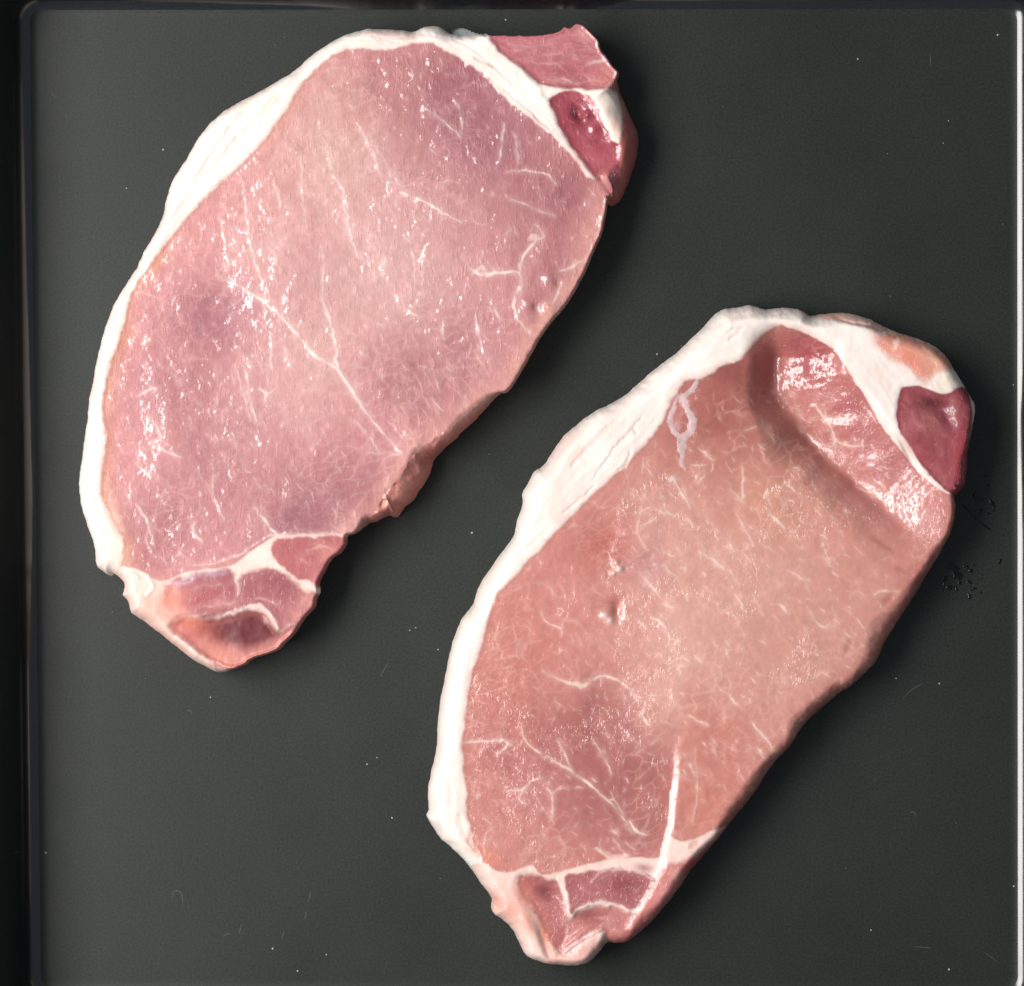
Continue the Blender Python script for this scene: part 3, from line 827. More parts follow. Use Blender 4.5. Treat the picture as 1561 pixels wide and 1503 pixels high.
# ------------------------------------------------------------------ second chop: salmon pink, creased, with two dark red ends
def chop_salmon():
    out = []
    out += edge([(733, 1351), (723, 1335), (707, 1314), (691, 1298), (672, 1282), (659, 1263), (650, 1247), (654, 1237), (652, 1208), (660, 1167), (665, 1147), (667, 1112), (670, 1074),
                 (675, 1050), (682, 1016), (690, 981), (704, 946), (722, 921), (729, 897), (749, 866), (768, 840), (783, 818), (789, 795), (798, 768), (797, 754), (805, 738), (815, 719),
                 (829, 710), (845, 686), (861, 664), (886, 643), (912, 624), (935, 614), (957, 600), (980, 580), (1001, 561), (1025, 544), (1046, 525), (1070, 502), (1087, 484),
                 (1101, 471), (1122, 468), (1146, 464), (1170, 470), (1188, 468), (1212, 468)], 27, 0.38)
    out += edge([(1229, 473), (1238, 479), (1270, 476), (1298, 475.5), (1322, 481.5), (1343, 492), (1371, 504), (1402, 514), (1426, 525), (1444, 540), (1456, 558), (1468, 578), (1481, 602)], 24, 0.3)
    out += edge([(1489, 618), (1487, 644), (1481, 675), (1478, 703), (1476, 731), (1471, 744), (1462, 755)], 20, 0.3)
    out += edge([(1457, 758), (1459, 776), (1456, 796), (1449, 818)], 13, 0.4) + edge([(1436, 846), (1419, 873)], 24, 0.3) + edge([(1400, 907), (1373, 948), (1352, 984), (1338, 1013)], 36, 0.25)
    out += edge([(1301, 1048), (1284, 1058), (1253, 1085), (1225, 1112), (1210, 1136), (1181, 1168), (1160, 1202), (1146, 1221), (1120, 1253), (1092, 1288), (1056, 1330), (1037, 1357), (1008, 1395), (986, 1418)], 26, 0.22)
    out += edge([(960, 1437), (944, 1442), (928, 1440), (919, 1450), (899, 1470), (877, 1475), (851, 1474)], 22, 0.25)
    out += edge([(832, 1472), (803, 1461), (794, 1447), (781, 1421), (765, 1405), (750, 1394), (749, 1373)], 22, 0.3)
    C = Chop(out, 211, (199, 129, 118))
    X, Y = C.X, C.Y
    C.mats[0] = M_LEAN2
    for b in [(1130, 840, 140, (212, 160, 144), .9), (1010, 790, 75, (204, 150, 140), .6), (1060, 960, 120, (210, 158, 144), .85), (1240, 1000, 110, (208, 152, 138), .7), (1180, 1100, 70, (206, 146, 132), .6), (1010, 1080, 70, (214, 162, 148), .6), (1200, 980, 90, (202, 142, 130), .5),
              (1180, 750, 110, (200, 134, 112), .6), (900, 1100, 75, (164, 94, 91), .85), (930, 1180, 75, (156, 85, 82), .85), (850, 1210, 85, (170, 99, 98), .8), (780, 1150, 65, (174, 101, 95), .7),
              (760, 1050, 60, (186, 108, 94), .5), (970, 1270, 40, (150, 84, 88), .6), (820, 1290, 60, (192, 128, 118), .5), (920, 830, 45, (180, 92, 78), .7), (935, 925, 22, (174, 86, 74), .6),
              (820, 960, 70, (192, 116, 102), .5), (1120, 570, 70, (140, 68, 60), .9), (1080, 640, 90, (162, 90, 80), .8), (1190, 660, 50, (160, 96, 86), .6, 70, -40), (1230, 540, 50, (150, 52, 64), .85), (1290, 620, 60, (164, 76, 78), .7),
              (1340, 710, 60, (168, 88, 92), .7), (1240, 670, 30, (140, 80, 76), .4), (1390, 770, 40, (182, 110, 108), .6), (1420, 800, 25, (206, 150, 142), .6), (1090, 1120, 50, (194, 118, 100), .6),
              (1120, 1170, 60, (190, 114, 102), .5), (1070, 1230, 40, (204, 128, 106), .6), (1010, 1200, 20, (164, 88, 82), .5, 70), (1300, 900, 60, (206, 148, 132), .5), (985, 860, 35, (178, 122, 122), .5),
              (740, 1300, 26, (206, 120, 96), .7, 12, 40), (1060, 1080, 16, (192, 116, 94), .5, 50, 0)]:
        C.blob(*b)
    C.grain *= 0.20
    C.grain += 0.22 * (fbm(X, Y, 110, 77, 2) > 0.1) * sstep(0.1, 0.5, fbm(X, Y, 110, 77, 2)) * 2
    # the gloss patches have a coarser wet grain
    C.grain += 0.75 * np.exp(-(((X - 1228) / 46) ** 2 + ((Y - 560) / 60) ** 2)) * sstep(1184, 1192, X)
    C.grain += 0.6 * np.exp(-(((X - 1392) / 26) ** 2 + ((Y - 778) / 26) ** 2))

    # valley in the upper part: the meat dips towards this line and rises again beyond it
    XW = X + 7 * fbm(X, Y, 55, 641, 2); YW = Y + 7 * fbm(X, Y, 55, 643, 2)
    val = catmull([(1187, 470), (1184, 530), (1184, 575), (1191, 606), (1225, 655), (1275, 708), (1325, 756), (1380, 800), (1440, 836)], 6, closed=False)
    D, E = seg_dist(XW, YW, val, False, np.linspace(0, 1, len(val))[:, None])
    t = E[0]
    k = 0
    side = np.zeros(X.shape, np.float32)            # which side of the line
    best = np.full(X.shape, 1e18, np.float32)
    for i in range(len(val) - 1):
        x0, y0 = val[i]; x1, y1 = val[i + 1]
        dx, dy = x1 - x0, y1 - y0
        tt = np.clip(((XW - x0) * dx + (YW - y0) * dy) / (dx * dx + dy * dy), 0, 1)
        q = (XW - x0 - tt * dx) ** 2 + (YW - y0 - tt * dy) ** 2
        m = q < best
        best[m] = q[m]; side[m] = np.sign((XW - x0) * dy - (YW - y0) * dx)[m]
    depth = (50 + 6 * fbm(X, Y, 60, 651, 2)) * sstep(0.045, 0.17, t) * sstep(1.0, 0.74, t)
    D = np.sqrt(D * D + 25.0) - 5.0
    lw = np.interp(t, [0, .3, .45, 1], [62, 54, 62, 66]) * (1 + 0.25 * fbm(X, Y, 70, 655, 2))
    lt = np.clip(1 - D / lw, 0, 1); cr = np.exp(-(D / np.interp(t, [0, .3, .5, 1], [34, 26, 17, 14])) ** 1.4)
    left = 0.56 * lt * lt * (3 - 2 * lt) + 0.44 * cr
    depth = depth * (1 - 0.45 * sstep(0.5, 0.95, t))
    rt = np.clip(1 - D / 108.0, 0, 1); right = rt * (0.75 + 0.25 * rt) * sstep(0, 0.25, rt)
    C.h -= depth * np.where(side > 0, right, left)
    C.h += 7 * np.exp(-(((X - 1165) / 30) ** 2 + ((Y - 540) / 60) ** 2)) * (side < 0) * (1 - np.exp(-D / 26.0))
    C.h += 3.0 * fbm(X, Y, 30, 683, 3) * np.exp(-(((X - 1235) / 60) ** 2 + ((Y - 560) / 70) ** 2))
    # raised slab right of the long wet fold
    fold = catmull([(1046, 1070), (1036, 1109), (1027, 1144), (1026, 1179), (1021, 1224), (1014, 1272), (1007, 1310), (989, 1350), (973, 1376), (950, 1418)], 5, closed=False)
    D, E = seg_dist(X, Y, fold, False, np.linspace(0, 1, len(fold))[:, None])
    s2 = np.where(X > np.interp(Y, fold[:, 1], fold[:, 0]), 1.0, -1.0)
    d = D * s2
    amt = sstep(0.0, 0.42, E[0]) * sstep(1.0, 0.86, E[0])
    d = d + 3.0 * fbm(X, Y, 26, 661, 3)
    C.h += amt * (4.2 + 1.8 * fbm(X, Y, 30, 671, 3)) * np.clip((d + 3) / 12.0, 0, 1) * np.exp(-np.clip(d - 14, 0, None) / 170.0)
    C.h -= amt * 0.8 * np.exp(-(np.clip(-d, 0, None) / 40.0) ** 2) * (1 - np.clip((d + 3) / 12.0, 0, 1))
    C.grain *= 1 - 0.6 * amt * np.exp(-((d - 4) / 10.0) ** 2)
    C.h = np.where(amt > 0, blur(C.h, 2.0), C.h)
    # darker brown right-hand rim of the slab
    rim = catmull([(1457, 790), (1427, 848), (1396, 884), (1360, 935), (1334, 968), (1310, 1012), (1277, 1040), (1246, 1075), (1207, 1110), (1186, 1138), (1160, 1172), (1128, 1217), (1106, 1251)], 3, closed=False)
    D = seg_dist(X, Y, rim, False)
    outside = sstep(0, 44, 46 - np.clip(C.d + 9 * fbm(X, Y, 45, 93, 2), 0, 46)) * (X > 1080) * (Y > 770)
    m = np.clip(outside * 0.65 * (1 + 0.4 * fbm(X, Y, 40, 91, 3)), 0, 1)
    C.col += (lin((172, 96, 86)).astype(np.float32) - C.col) * m[..., None]
    for u, v, r, ry, rot in [(1350, 915, 4, 14, 40), (1290, 985, 3, 16, 20), (1330, 975, 4, 12, 35), (1372, 868, 10, 4, 20), (1345, 830, 16, 5, 35)]:
        C.blob(u, v, r * 1.5, (150, 80, 68), .4, ry, rot); C.bump(u, v, r * 1.6, -1.2, ry, rot)

    capline = [(752, 1323), (726, 1304), (713, 1279), (718, 1256), (710, 1237), (712, 1205), (707, 1176), (704, 1134), (707, 1106), (710, 1074), (716, 1045), (723, 1012), (736, 975), (744, 936), (758, 904),
               (778, 885), (800, 859), (822, 837), (845, 811), (870, 786), (896, 760), (928, 731), (954, 709), (967, 693), (992, 667), (1011, 638), (1020, 615), (1041, 583), (1063, 578), (1084, 568),
               (1101, 558), (1125, 551), (1136, 537), (1160, 512), (1180, 499), (1187, 496)]
    seamline = [(1187, 496), (1215, 504), (1246, 518), (1267, 532), (1281, 551), (1298, 578), (1319, 609), (1336, 640), (1357, 668), (1378, 696), (1402, 724), (1426, 744), (1458, 757)]
    C.region('cap', [tuple(p) for p in catmull(capline, 3, closed=False)] + [(1200, 440), (1090, 440), (1040, 500), (900, 600), (800, 690), (760, 800), (690, 920), (650, 1050), (630, 1200), (640, 1270), (700, 1340), (735, 1345)],
             FAT, part='fat_cap', mat=M_FAT, soft=3.4, wob=2.4, wobp=10, grain=.22, wet=.35, dh=1.5, smooth=False)
    C.region('seam', [tuple(p) for p in catmull(seamline, 3, closed=False)] + [(1500, 770), (1510, 600), (1470, 520), (1350, 440), (1200, 440)], (242, 228, 220), part='fat_seam', mat=M_FAT,
             label='broad white fat seam round the dark red muscle', soft=2, wob=2, wobp=10, grain=.25, wet=.45, dh=1.5, smooth=False)
    for pts, hw, col, k in [([(975, 640), (950, 668), (925, 700), (905, 730)], 2.2, (228, 196, 184), .6), ([(960, 620), (930, 650), (900, 680), (870, 710)], 5, (238, 212, 202), .5), ([(880, 650), (850, 690), (825, 735)], 6, (236, 214, 208), .5),
                            ([(1085, 500), (1120, 485), (1160, 478), (1200, 478)], 4, (232, 208, 196), .5), ([(1060, 540), (1090, 515), (1130, 500)], 4, (236, 206, 194), .5), ([(1110, 520), (1125, 508)], 4, (232, 190, 176), .5),
                            ([(1098, 476), (1086, 492), (1066, 512)], 5, (214, 214, 214), .5), ([(690, 1010), (684, 1060), (680, 1120), (672, 1180)], 3, (226, 222, 220), .5), ([(860, 780), (880, 765), (905, 742)], 2, (232, 208, 198), .5),
                            ([(700, 1240), (712, 1276), (730, 1306)], 10, (242, 210, 196), .55), ([(960, 690), (950, 712), (942, 716)], 3, (240, 214, 204), .5), ([(966, 655), (969, 662)], 2.5, (228, 190, 170), .6), ([(1030, 548), (1012, 572), (995, 596)], 3, (236, 216, 208), .5)]:
        C.stroke(pts, hw, col, k, dh=-1.3, soft=4)
    # outer fat flap beyond a dark groove, pink patch
    C.region('outerflap', [(1225, 478), (1262, 484), (1300, 494), (1340, 503), (1375, 509), (1400, 512), (1420, 515), (1380, 480), (1300, 450), (1230, 455)], (222, 188, 176), part='fat_flap', mat=M_FAT, label='pinkish outer fat flap behind a dark groove',
             soft=2.5, wob=1.6, grain=.3, wet=.4, dh=-4)
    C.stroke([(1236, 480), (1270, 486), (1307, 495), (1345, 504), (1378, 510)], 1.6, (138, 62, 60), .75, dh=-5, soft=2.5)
    C.stroke([(1225, 474), (1262, 481), (1300, 489)], 6, (226, 170, 150), .6, soft=5)
    C.stroke([(1380, 505), (1420, 522), (1446, 545), (1462, 570)], 2, (150, 84, 88), .6, soft=3)
    C.region('pink', [(1326, 508), (1352, 512), (1397, 516), (1428, 529), (1448, 546), (1453, 562), (1430, 570), (1412, 581), (1392, 572), (1366, 550), (1345, 538), (1330, 526)], (224, 152, 132), part='outer_muscle', mat=M_LEAN2,
             label='small orange pink muscle in the fat', soft=9, wob=10, wobp=26, grain=.35, wet=.7)
    C.blob(1385, 548, 20, (226, 128, 106), .6, 12, 35); C.blob(1420, 545, 24, (232, 178, 150), .5, 14, 40); C.stroke([(1360, 532), (1364, 522), (1374, 516)], 4, (240, 216, 204), .8, soft=3)
    C.blob(1440, 585, 16, (240, 222, 190), .6); C.stroke([(1405, 530), (1420, 548), (1428, 566)], 2, (240, 200, 178), .5, soft=3)
    C.region('dark', [(1368, 598), (1373, 591), (1395, 589), (1419, 596), (1440, 601), (1457, 592), (1472, 592), (1478, 613), (1480, 641), (1478, 672), (1490, 700), (1480, 745), (1462, 762), (1440, 750), (1426, 737), (1405, 713),
                      (1385, 682), (1365, 651), (1365, 620)], (150, 68, 74), part='red_muscle', mat=M_LEAN2, label='dark red muscle set in white fat', soft=1.8, wob=1.8, grain=.8, wet=.55, dh=-3, smooth=True)
    C.blob(1412, 645, 26, (172, 98, 98), .8); C.blob(1425, 616, 28, (98, 28, 42), 1.0, 9, 15); C.blob(1440, 640, 8, (110, 40, 50), .7, 24, -30); C.blob(1462, 690, 14, (158, 48, 62), .6, 44); C.blob(1390, 680, 14, (150, 66, 72), .6, 22, -30); C.blob(1470, 625, 8, (120, 44, 58), .6, 30)
    C.bump(1424, 622, 26, -8, 12, 12); C.bump(1440, 640, 10, -3, 26, -30); C.bump(1400, 650, 22, 5); C.bump(1382, 690, 5, -7, 26, -30); C.bump(1460, 670, 14, 3, 50)
    C.stroke([(1405, 635), (1422, 640), (1436, 655)], 1.2, (206, 130, 122), .5); C.stroke([(1383, 612), (1390, 640), (1410, 662)], 1, (200, 130, 126), .4)

    # tail end: fat ground with muscles
    C.region('tail', [(735, 1312), (752, 1323), (774, 1327), (803, 1317), (814, 1317), (826, 1330), (860, 1323), (893, 1315), (925, 1308), (950, 1304), (976, 1304), (1000, 1306), (1014, 1290), (1016, 1272), (1036, 1278),
                      (1060, 1276), (1085, 1262), (1110, 1262), (1090, 1310), (1010, 1410), (940, 1470), (880, 1500), (800, 1480), (730, 1400), (715, 1330)], (236, 204, 192), part='tail_fat', mat=M_FAT, soft=2, wob=2, grain=.3, wet=.6)
    C.region('m1', [(791, 1337), (810, 1333), (838, 1340), (850, 1343), (858, 1370), (864, 1392), (862, 1410), (852, 1442), (838, 1430), (826, 1408), (812, 1380), (795, 1358)], (178, 106, 102), part='tail_muscle', mat=M_LEAN2, grow=2.0, soft=4, wob=4, wobp=11, grain=.35, dh=-5, hsoft=10)
    C.blob(835, 1358, 22, (130, 62, 66), .7, 12, 30); C.blob(800, 1352, 14, (178, 88, 80), .6); C.blob(850, 1395, 10, (186, 114, 112), .6, 24)
    C.region('m2', [(862, 1336), (885, 1330), (916, 1325), (938, 1322), (960, 1326), (985, 1332), (995, 1340), (980, 1362), (968, 1382), (947, 1376), (928, 1371), (906, 1371), (884, 1378), (872, 1388), (866, 1365)], (164, 92, 92), part='tail_muscle', mat=M_LEAN2, grow=2.0,
             soft=2.6, wob=3, wobp=11, grain=.4)
    C.blob(955, 1345, 24, (138, 62, 66), .7, 14); C.blob(890, 1355, 20, (172, 100, 100), .6); C.blob(980, 1320, 14, (150, 80, 82), .7, 6, 10)
    C.region('m3', [(872, 1398), (885, 1388), (908, 1380), (930, 1380), (950, 1386), (966, 1392), (956, 1412), (962, 1424), (950, 1438), (930, 1436), (922, 1418), (905, 1416), (885, 1430), (862, 1448), (852, 1446), (864, 1415)], (184, 114, 108), part='tail_muscle', mat=M_LEAN2, grow=2.0,
             soft=5, wob=4, wobp=12, grain=.35, dh=-4, hsoft=8)
    C.blob(905, 1395, 24, (138, 72, 76), .7, 8, 5); C.blob(940, 1420, 14, (196, 128, 120), .6)
    C.region('m4', [(1012, 1318), (1040, 1312), (1068, 1298), (1095, 1270), (1120, 1250), (1110, 1290), (1060, 1350), (1000, 1425), (955, 1450), (952, 1425), (962, 1412), (985, 1370), (1000, 1345)], (196, 116, 110), part='tail_muscle', mat=M_LEAN2, grow=2.0,
             label='pink muscle strip beyond the wet white fold', soft=5, wob=3, grain=.4)
    C.blob(1060, 1320, 16, (178, 74, 66), .7, 30, 40); C.blob(1010, 1360, 12, (210, 140, 136), .6, 26, 35); C.blob(1030, 1330, 12, (226, 176, 162), .7)
    C.blob(780, 1385, 26, (222, 146, 128), .8, 16, 50); C.blob(770, 1355, 16, (232, 180, 168), .6); C.blob(835, 1440, 8, (210, 120, 92), .8, 34, -20); C.blob(805, 1400, 10, (204, 118, 96), .6, 26, -25)
    C.blob(800, 1365, 14, (214, 136, 120), .7, 26, -40); C.blob(845, 1455, 26, (228, 176, 164), .6, 10, 20); C.blob(760, 1375, 10, (226, 160, 146), .6, 20, -30); C.blob(885, 1450, 24, (210, 150, 144), .8, 14, -30); C.blob(920, 1440, 8, (160, 70, 66), .7, 10); C.blob(810, 1450, 22, (244, 214, 204), .7, 12, 30); C.blob(905, 1435, 6, (190, 110, 104), .6, 16, 10)
    C.bump(805, 1405, 10, 5, 26, -25); C.bump(835, 1360, 20, -6, 12, 35); C.bump(832, 1440, 6, -7, 26, -20); C.bump(905, 1396, 24, -6, 9, 0); C.bump(880, 1425, 26, 5, 6, -35); C.bump(925, 1435, 6, -14, 14); C.bump(890, 1455, 18, 4)
    for pts, hw, col, k, dh in [([(851, 1337), (861, 1360), (864, 1379), (871, 1394)], 4, (232, 204, 194), .9, 1.5), ([(871, 1394), (883, 1382), (906, 1375), (928, 1375), (948, 1381), (966, 1388)], 3.2, (236, 208, 200), .9, 1.5),
                                ([(902, 1343), (914, 1329), (938, 1321), (960, 1322), (980, 1330), (995, 1338)], 3, (228, 190, 182), .8, 1), ([(860, 1448), (885, 1430), (905, 1418), (918, 1412)], 2.2, (240, 212, 204), .9, 2),
                                ([(866, 1410), (862, 1400), (870, 1394)], 2, (212, 160, 152), .6, 0), ([(885, 1350), (900, 1360), (915, 1356)], 1.2, (220, 170, 166), .5, 0), ([(910, 1290), (935, 1306), (960, 1300)], 5, (236, 204, 190), .7, 1),
                                ([(935, 1275), (945, 1290), (956, 1302)], 2, (232, 196, 186), .7, .5), ([(1050, 1288), (1062, 1280)], 4, (214, 150, 134), .7, -1)]:
        C.stroke(pts, hw, col, k, dh=dh, soft=2.6)

    V2 = (246, 220, 206)
    veins = [([(797, 1118), (806, 1131), (828, 1150), (854, 1163), (873, 1175), (896, 1192), (918, 1211), (937, 1227), (953, 1250), (963, 1263)], 1.7, .75), ([(851, 1128), (860, 1147), (872, 1173)], 1.5, .6), ([(905, 1128), (925, 1160), (931, 1179)], 1.4, .55),
             ([(828, 1022), (848, 1032), (876, 1041), (896, 1040), (912, 1030), (934, 1032), (956, 1045), (970, 1064)], 2.4, .75), ([(876, 1041), (886, 1046), (896, 1040)], 3, .5), ([(978, 1084), (984, 1098), (990, 1102)], 1.8, .7),
             ([(710, 1131), (736, 1128), (774, 1130), (758, 1150)], 1.8, .65), ([(774, 1130), (782, 1134)], 2.6, .6), ([(771, 1203), (800, 1200), (809, 1189), (828, 1182)], 1.6, .6), ([(800, 1200), (790, 1217), (803, 1222)], 1.6, .55),
             ([(832, 1198), (841, 1208), (842, 1243)], 1.7, .65), ([(841, 1208), (851, 1200), (866, 1196)], 1.5, .6), ([(822, 1232), (834, 1234), (842, 1246)], 1.5, .5), ([(960, 1250), (970, 1266), (986, 1269)], 2.2, .75),
             ([(740, 1300), (738, 1275), (750, 1258)], 1.3, .4), ([(976, 875), (995, 898), (1018, 920)], 1.6, .6), ([(1024, 728), (1050, 773)], 1.5, .6), ([(1000, 775), (1010, 780), (1030, 785)], 1.3, .45), ([(1045, 790), (1056, 802)], 2.2, .6),
             ([(1069, 843), (1085, 852), (1101, 866)], 2.2, .75), ([(992, 940), (1011, 952), (1021, 972)], 2.0, .7), ([(826, 933), (832, 946), (855, 956), (861, 946), (877, 946)], 1.7, .6), ([(855, 956), (857, 966)], 1.3, .5), ([(824, 888), (836, 892), (844, 905)], 1.4, .6),
             ([(985, 745), (975, 780), (972, 815), (985, 835)], 1.2, .4), ([(975, 780), (992, 772)], 1.2, .4), ([(1131, 712), (1130, 765)], 1.6, .55), ([(1130, 765), (1112, 745)], 1.2, .4), ([(1065, 720), (1062, 735), (1072, 724)], 1.5, .5),
             ([(1165, 775), (1195, 806)], 2.2, .65), ([(1195, 738), (1215, 752), (1222, 762)], 2, .6), ([(1160, 640), (1178, 672)], 1.4, .55), ([(1136, 656), (1150, 650)], 1.2, .4), ([(1210, 600), (1225, 636), (1245, 640)], 1.3, .4),
             ([(1243, 618), (1262, 645), (1273, 668), (1275, 685)], 2.0, .6), ([(1273, 668), (1290, 678), (1320, 680)], 1.4, .5), ([(1262, 645), (1258, 620)], 1.3, .45), ([(1315, 735), (1326, 742), (1332, 756)], 4, .6), ([(1330, 730), (1345, 740)], 1.8, .5),
             ([(1130, 800), (1148, 832)], 1.6, .5), ([(1200, 870), (1230, 885)], 1.4, .5), ([(1120, 905), (1133, 930)], 2, .6), ([(1188, 920), (1196, 934)], 2.4, .65), ([(1150, 910), (1160, 935)], 1.8, .55), ([(980, 800), (1000, 790)], 1.2, .4),
             ([(1230, 925), (1245, 950), (1265, 958)], 1.4, .5), ([(1020, 1010), (1040, 1000), (1052, 1010)], 1.6, .5), ([(1110, 1058), (1122, 1072)], 1.8, .55), ([(1145, 1100), (1155, 1112), (1176, 1138)], 2, .65), ([(1155, 1142), (1164, 1154)], 2.2, .5),
             ([(1048, 1090), (1070, 1100)], 1.8, .5), ([(1058, 1140), (1062, 1200), (1055, 1250)], 1.3, .45), ([(1330, 905), (1345, 900), (1370, 902)], 1.4, .45), ([(1240, 1030), (1252, 1024), (1262, 1030)], 1.6, .45), ([(930, 1205), (950, 1240)], 1.2, .45)]
    for pts, hw, k in veins:
        C.stroke(pts, hw * 0.85, V2, min(k * 1.15, 1), dh=0.2, soft=1.7)
    C.net(17, (236, 192, 176), .34, 55, .5, -0.05, 501, width=.16); C.net(9, (232, 188, 174), .2, 55, .6, -0.1, 521, width=.2); C.net(28, (232, 186, 174), .32, 58, .55, 0.05, 533, width=.12, patch=45)
    cl = catmull(capline, 2, closed=False)
    C.streaks(cl, C.names.index('fat_cap'), (228, 202, 192), .42, 0.6, 110, 9, 81); C.streaks(catmull(seamline, 2, closed=False), C.names.index('fat_seam'), (230, 202, 190), .4, 0.5, 80, 10, 91)
    C.flecks(420, (700, 600, 1400, 1300), 52, 24, 4, 13, (236, 192, 176), .2, .6, .6, 0, 13, fork=.35)
    C.flecks(330, (950, 660, 1350, 1200), 50, 15, 5, 17, (244, 210, 196), .25, .8, .62, 0, 14, fork=.45)
    C.flecks(90, (720, 1060, 960, 1300), 60, 40, 5, 14, (240, 202, 192), .3, .7, .65, 0, 15, fork=.5)
    for pts, hw, k in [([(1062, 578), (1054, 596), (1040, 606), (1046, 624), (1054, 642), (1048, 662), (1038, 674), (1038, 700), (1041, 714)], 5, .6), ([(1030, 598), (1026, 618), (1020, 640), (1028, 658), (1038, 668)], 4, .5),
                       ([(1036, 605), (1046, 612), (1050, 630)], 3, .4), ([(1030, 640), (1036, 655)], 4, .3), ([(1020, 728), (1027, 731)], 5, .6)]:
        C.stroke(pts, hw, (228, 200, 206), k, dh=0.4, soft=2, jag=4)
    for u, v, r, ry, rot in [(880, 690, 30, 14, -50), (1110, 505, 30, 12, -25), (930, 660, 26, 10, -45), (1240, 488, 26, 8, 10), (735, 1000, 8, 40, 10), (700, 1230, 14, 40, 0)]:
        C.blob(u, v, r, (236, 206, 196), .5, ry, rot, only=1)
    C.flecks(36, (1364, 590, 1480, 755), 45, 30, 6, 18, (196, 122, 120), .2, .5, .9, C.names.index('red_muscle'), 25); C.flecks(26, (1364, 590, 1480, 755), 70, 20, 8, 22, (108, 34, 44), .25, .5, 1.5, C.names.index('red_muscle'), 26, fork=0)
    # bubbles, pits
    for u, v, r, hgt in [(938, 857, 5, 5), (944, 867, 6, 5), (934, 873, 4, 4), (921, 937, 7, 4), (930, 945, 6, 4)]:
        C.bump(u, v, r, hgt, grain=.3); C.blob(u, v, r, (236, 206, 196), .6)
    C.bump(940, 930, 8, -6, 16); C.bump(915, 825, 40, -4); C.bump(905, 1110, 60, -5); C.bump(1080, 980, 120, 5); C.bump(840, 1200, 80, 4)
    root = C.build('pork_chop', 'creased salmon pink raw pork chop with a broad fat seam and dark red muscle', (1070, 970))
    # torn pale membrane lying on the lean
    C.ribbon('membrane', [[(1062, 578, 3), (1056, 592, 4), (1040, 606, 3.5), (1046, 622, 4), (1054, 640, 5), (1052, 658, 5), (1040, 668, 6), (1036, 680, 5), (1039, 695, 4), (1038, 708, 3.5), (1042, 716, 2)],
                          [(1036, 600, 3), (1028, 616, 3), (1020, 640, 4), (1026, 656, 4), (1036, 668, 4)], [(1024, 724, 3), (1026, 731, 3)]], M_MEMB, root)
    return C, root

C2, CHOP2 = chop_salmon()

# ------------------------------------------------------------------ meat juice and dust on the tray
M_JUICE = plain_material('meat_juice', (0.004, 0.003, 0.003), 0.12, 0.35)

def wet_film(name, label, category, spots, seed):
    """flat wet blots: irregular low domes that touch the tray"""
    rnd = random.Random(seed); vs, fs = [], []
    for u, v, a, b, rot in spots:
        c, s_ = math.cos(math.radians(rot)), math.sin(math.radians(rot))
        n = 18; ph = [rnd.uniform(0, 6.28) for _ in range(3)]
        base = len(vs); vs.append(W(u, v, 0.00016))
        for f, z in ((0.7, 0.00013), (1.0, 0.00002)):
            for i in range(n):
                t = 2 * math.pi * i / n
                r = f * (1 + 0.28 * math.sin(2 * t + ph[0]) + 0.22 * math.sin(3 * t + ph[1]) + 0.15 * math.sin(5 * t + ph[2]))
                x, y = a * r * math.cos(t), b * r * math.sin(t)
                vs.append(W(u + x * c - y * s_, v + x * s_ + y * c, z))
        for i in range(n):
            j = (i + 1) % n
            fs.append((base, base + 1 + j, base + 1 + i))
            fs.append((base + 1 + i, base + 1 + j, base + 1 + n + j, base + 1 + n + i))
    o = mesh_obj(name, vs, fs, M_JUICE)
    o['label'] = label; o['category'] = category
    return o

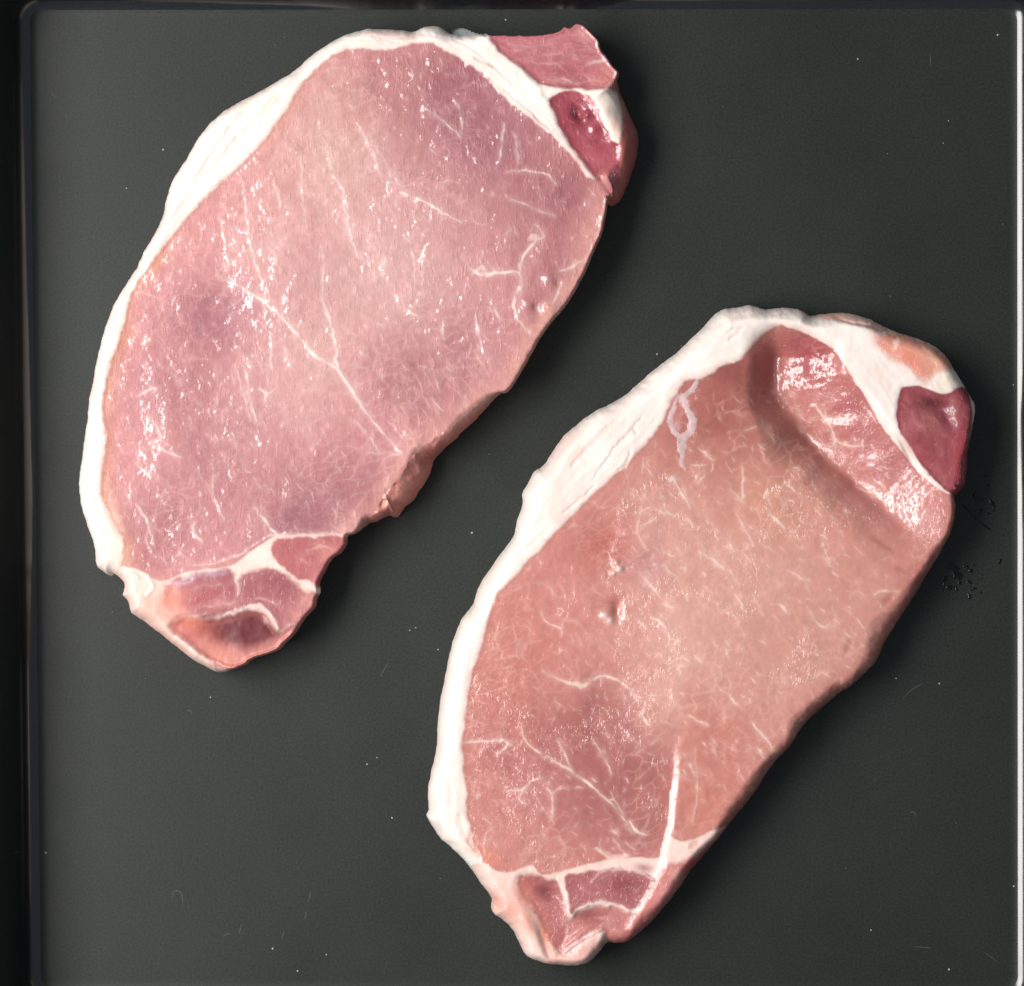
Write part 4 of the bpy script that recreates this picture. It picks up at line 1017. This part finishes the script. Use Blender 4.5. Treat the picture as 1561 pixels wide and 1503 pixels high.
wet_film('juice_smear', 'broken black wet smear on the tray beside the dark red muscle', 'juice smear',
         [(1492, 761, 6, 4, 30), (1486, 755, 3, 5, 0), (1512, 766, 3, 7, -20), (1506, 783, 3, 2, 0), (1497, 778, 2.5, 2, 0), (1474, 777, 9, 2.2, 48), (1484, 788, 6, 1.8, 40), (1507, 740, 2, 4, 10), (1502, 726, 2.5, 1.5, 0),
          (1503, 803, 9, 1.5, 38), (1514, 775, 1.8, 5, -25)], 3)
wet_film('juice_smear', 'blotchy black wet smear on the tray along the rounded side of the salmon chop', 'juice smear',
         [(1452, 864, 9, 8, 20), (1460, 876, 6, 9, 0), (1474, 865, 5, 3, 20), (1480, 870, 3, 4, 0), (1484, 861, 2, 2, 0), (1478, 887, 4, 2.5, 0), (1463, 888, 4, 3, 0), (1448, 896, 5, 3.5, 20), (1458, 898, 3, 3, 0), (1441, 884, 3, 7, 20),
          (1484, 898, 5, 2, -8), (1478, 909, 4, 3, 30), (1496, 879, 1.6, 4, 10), (1495, 903, 2, 1.5, 0), (1437, 899, 3, 2, 0)], 4)
wet_film('juice_drop', 'single tiny dark juice drop near the tray wall', 'juice drop', [(1524, 856, 3.5, 3, 0)], 5)

def dust():
    rnd = random.Random(8)
    spots = [(1521, 53, 2.2), (1446, 184, 1.3), (1438, 218, 1.3), (1308, 90, 1.6), (625, 961, 1.8), (634, 957, 1.4), (720, 812, 2.2), (70, 1300, 2.4), (498, 1455, 2.0), (454, 1480, 2.2), (560, 1165, 1.8), (598, 1247, 2.0),
             (321, 1063, 1.8), (1546, 1351, 2.0), (1328, 1418, 1.6), (1447, 1478, 2.0), (1545, 587, 1.5), (1002, 540, 1.8), (1366, 1034, 1.6), (1432, 1042, 2.0), (416, 1446, 2.4), (11, 1227, 0), (349, 331, 1.6), (193, 287, 1.4),
             (249, 228, 2.0), (771, 30, 1.8), (950, 18, 0), (1300, 945, 1.6), (668, 990, 1.5), (575, 1155, 1.3)]
    spots += [(rnd.uniform(80, 1530), rnd.uniform(40, 1480), rnd.uniform(0.5, 0.8)) for _ in range(25)]
    vs, fs = [], []
    for u, v, r in spots:
        if r == 0:
            continue
        b = len(vs); z0 = 0.00002
        for i in range(6):
            t = math.pi * i / 3; q = r * rnd.uniform(0.7, 1.2)
            vs.append(W(u + q * math.cos(t), v + q * math.sin(t), z0 + 0.00003))
        vs.append(W(u, v, z0 + r * 0.00012)); vs.append(W(u, v, z0))
        for i in range(6):
            j = (i + 1) % 6
            fs.append((b + 6, b + j, b + i)); fs.append((b + 7, b + i, b + j))
    o = mesh_obj('dust', vs, fs, M_DUST)
    o['kind'] = 'stuff'; o['label'] = 'scattered pale dust specks on the dark tray'; o['category'] = 'dust'
dust()
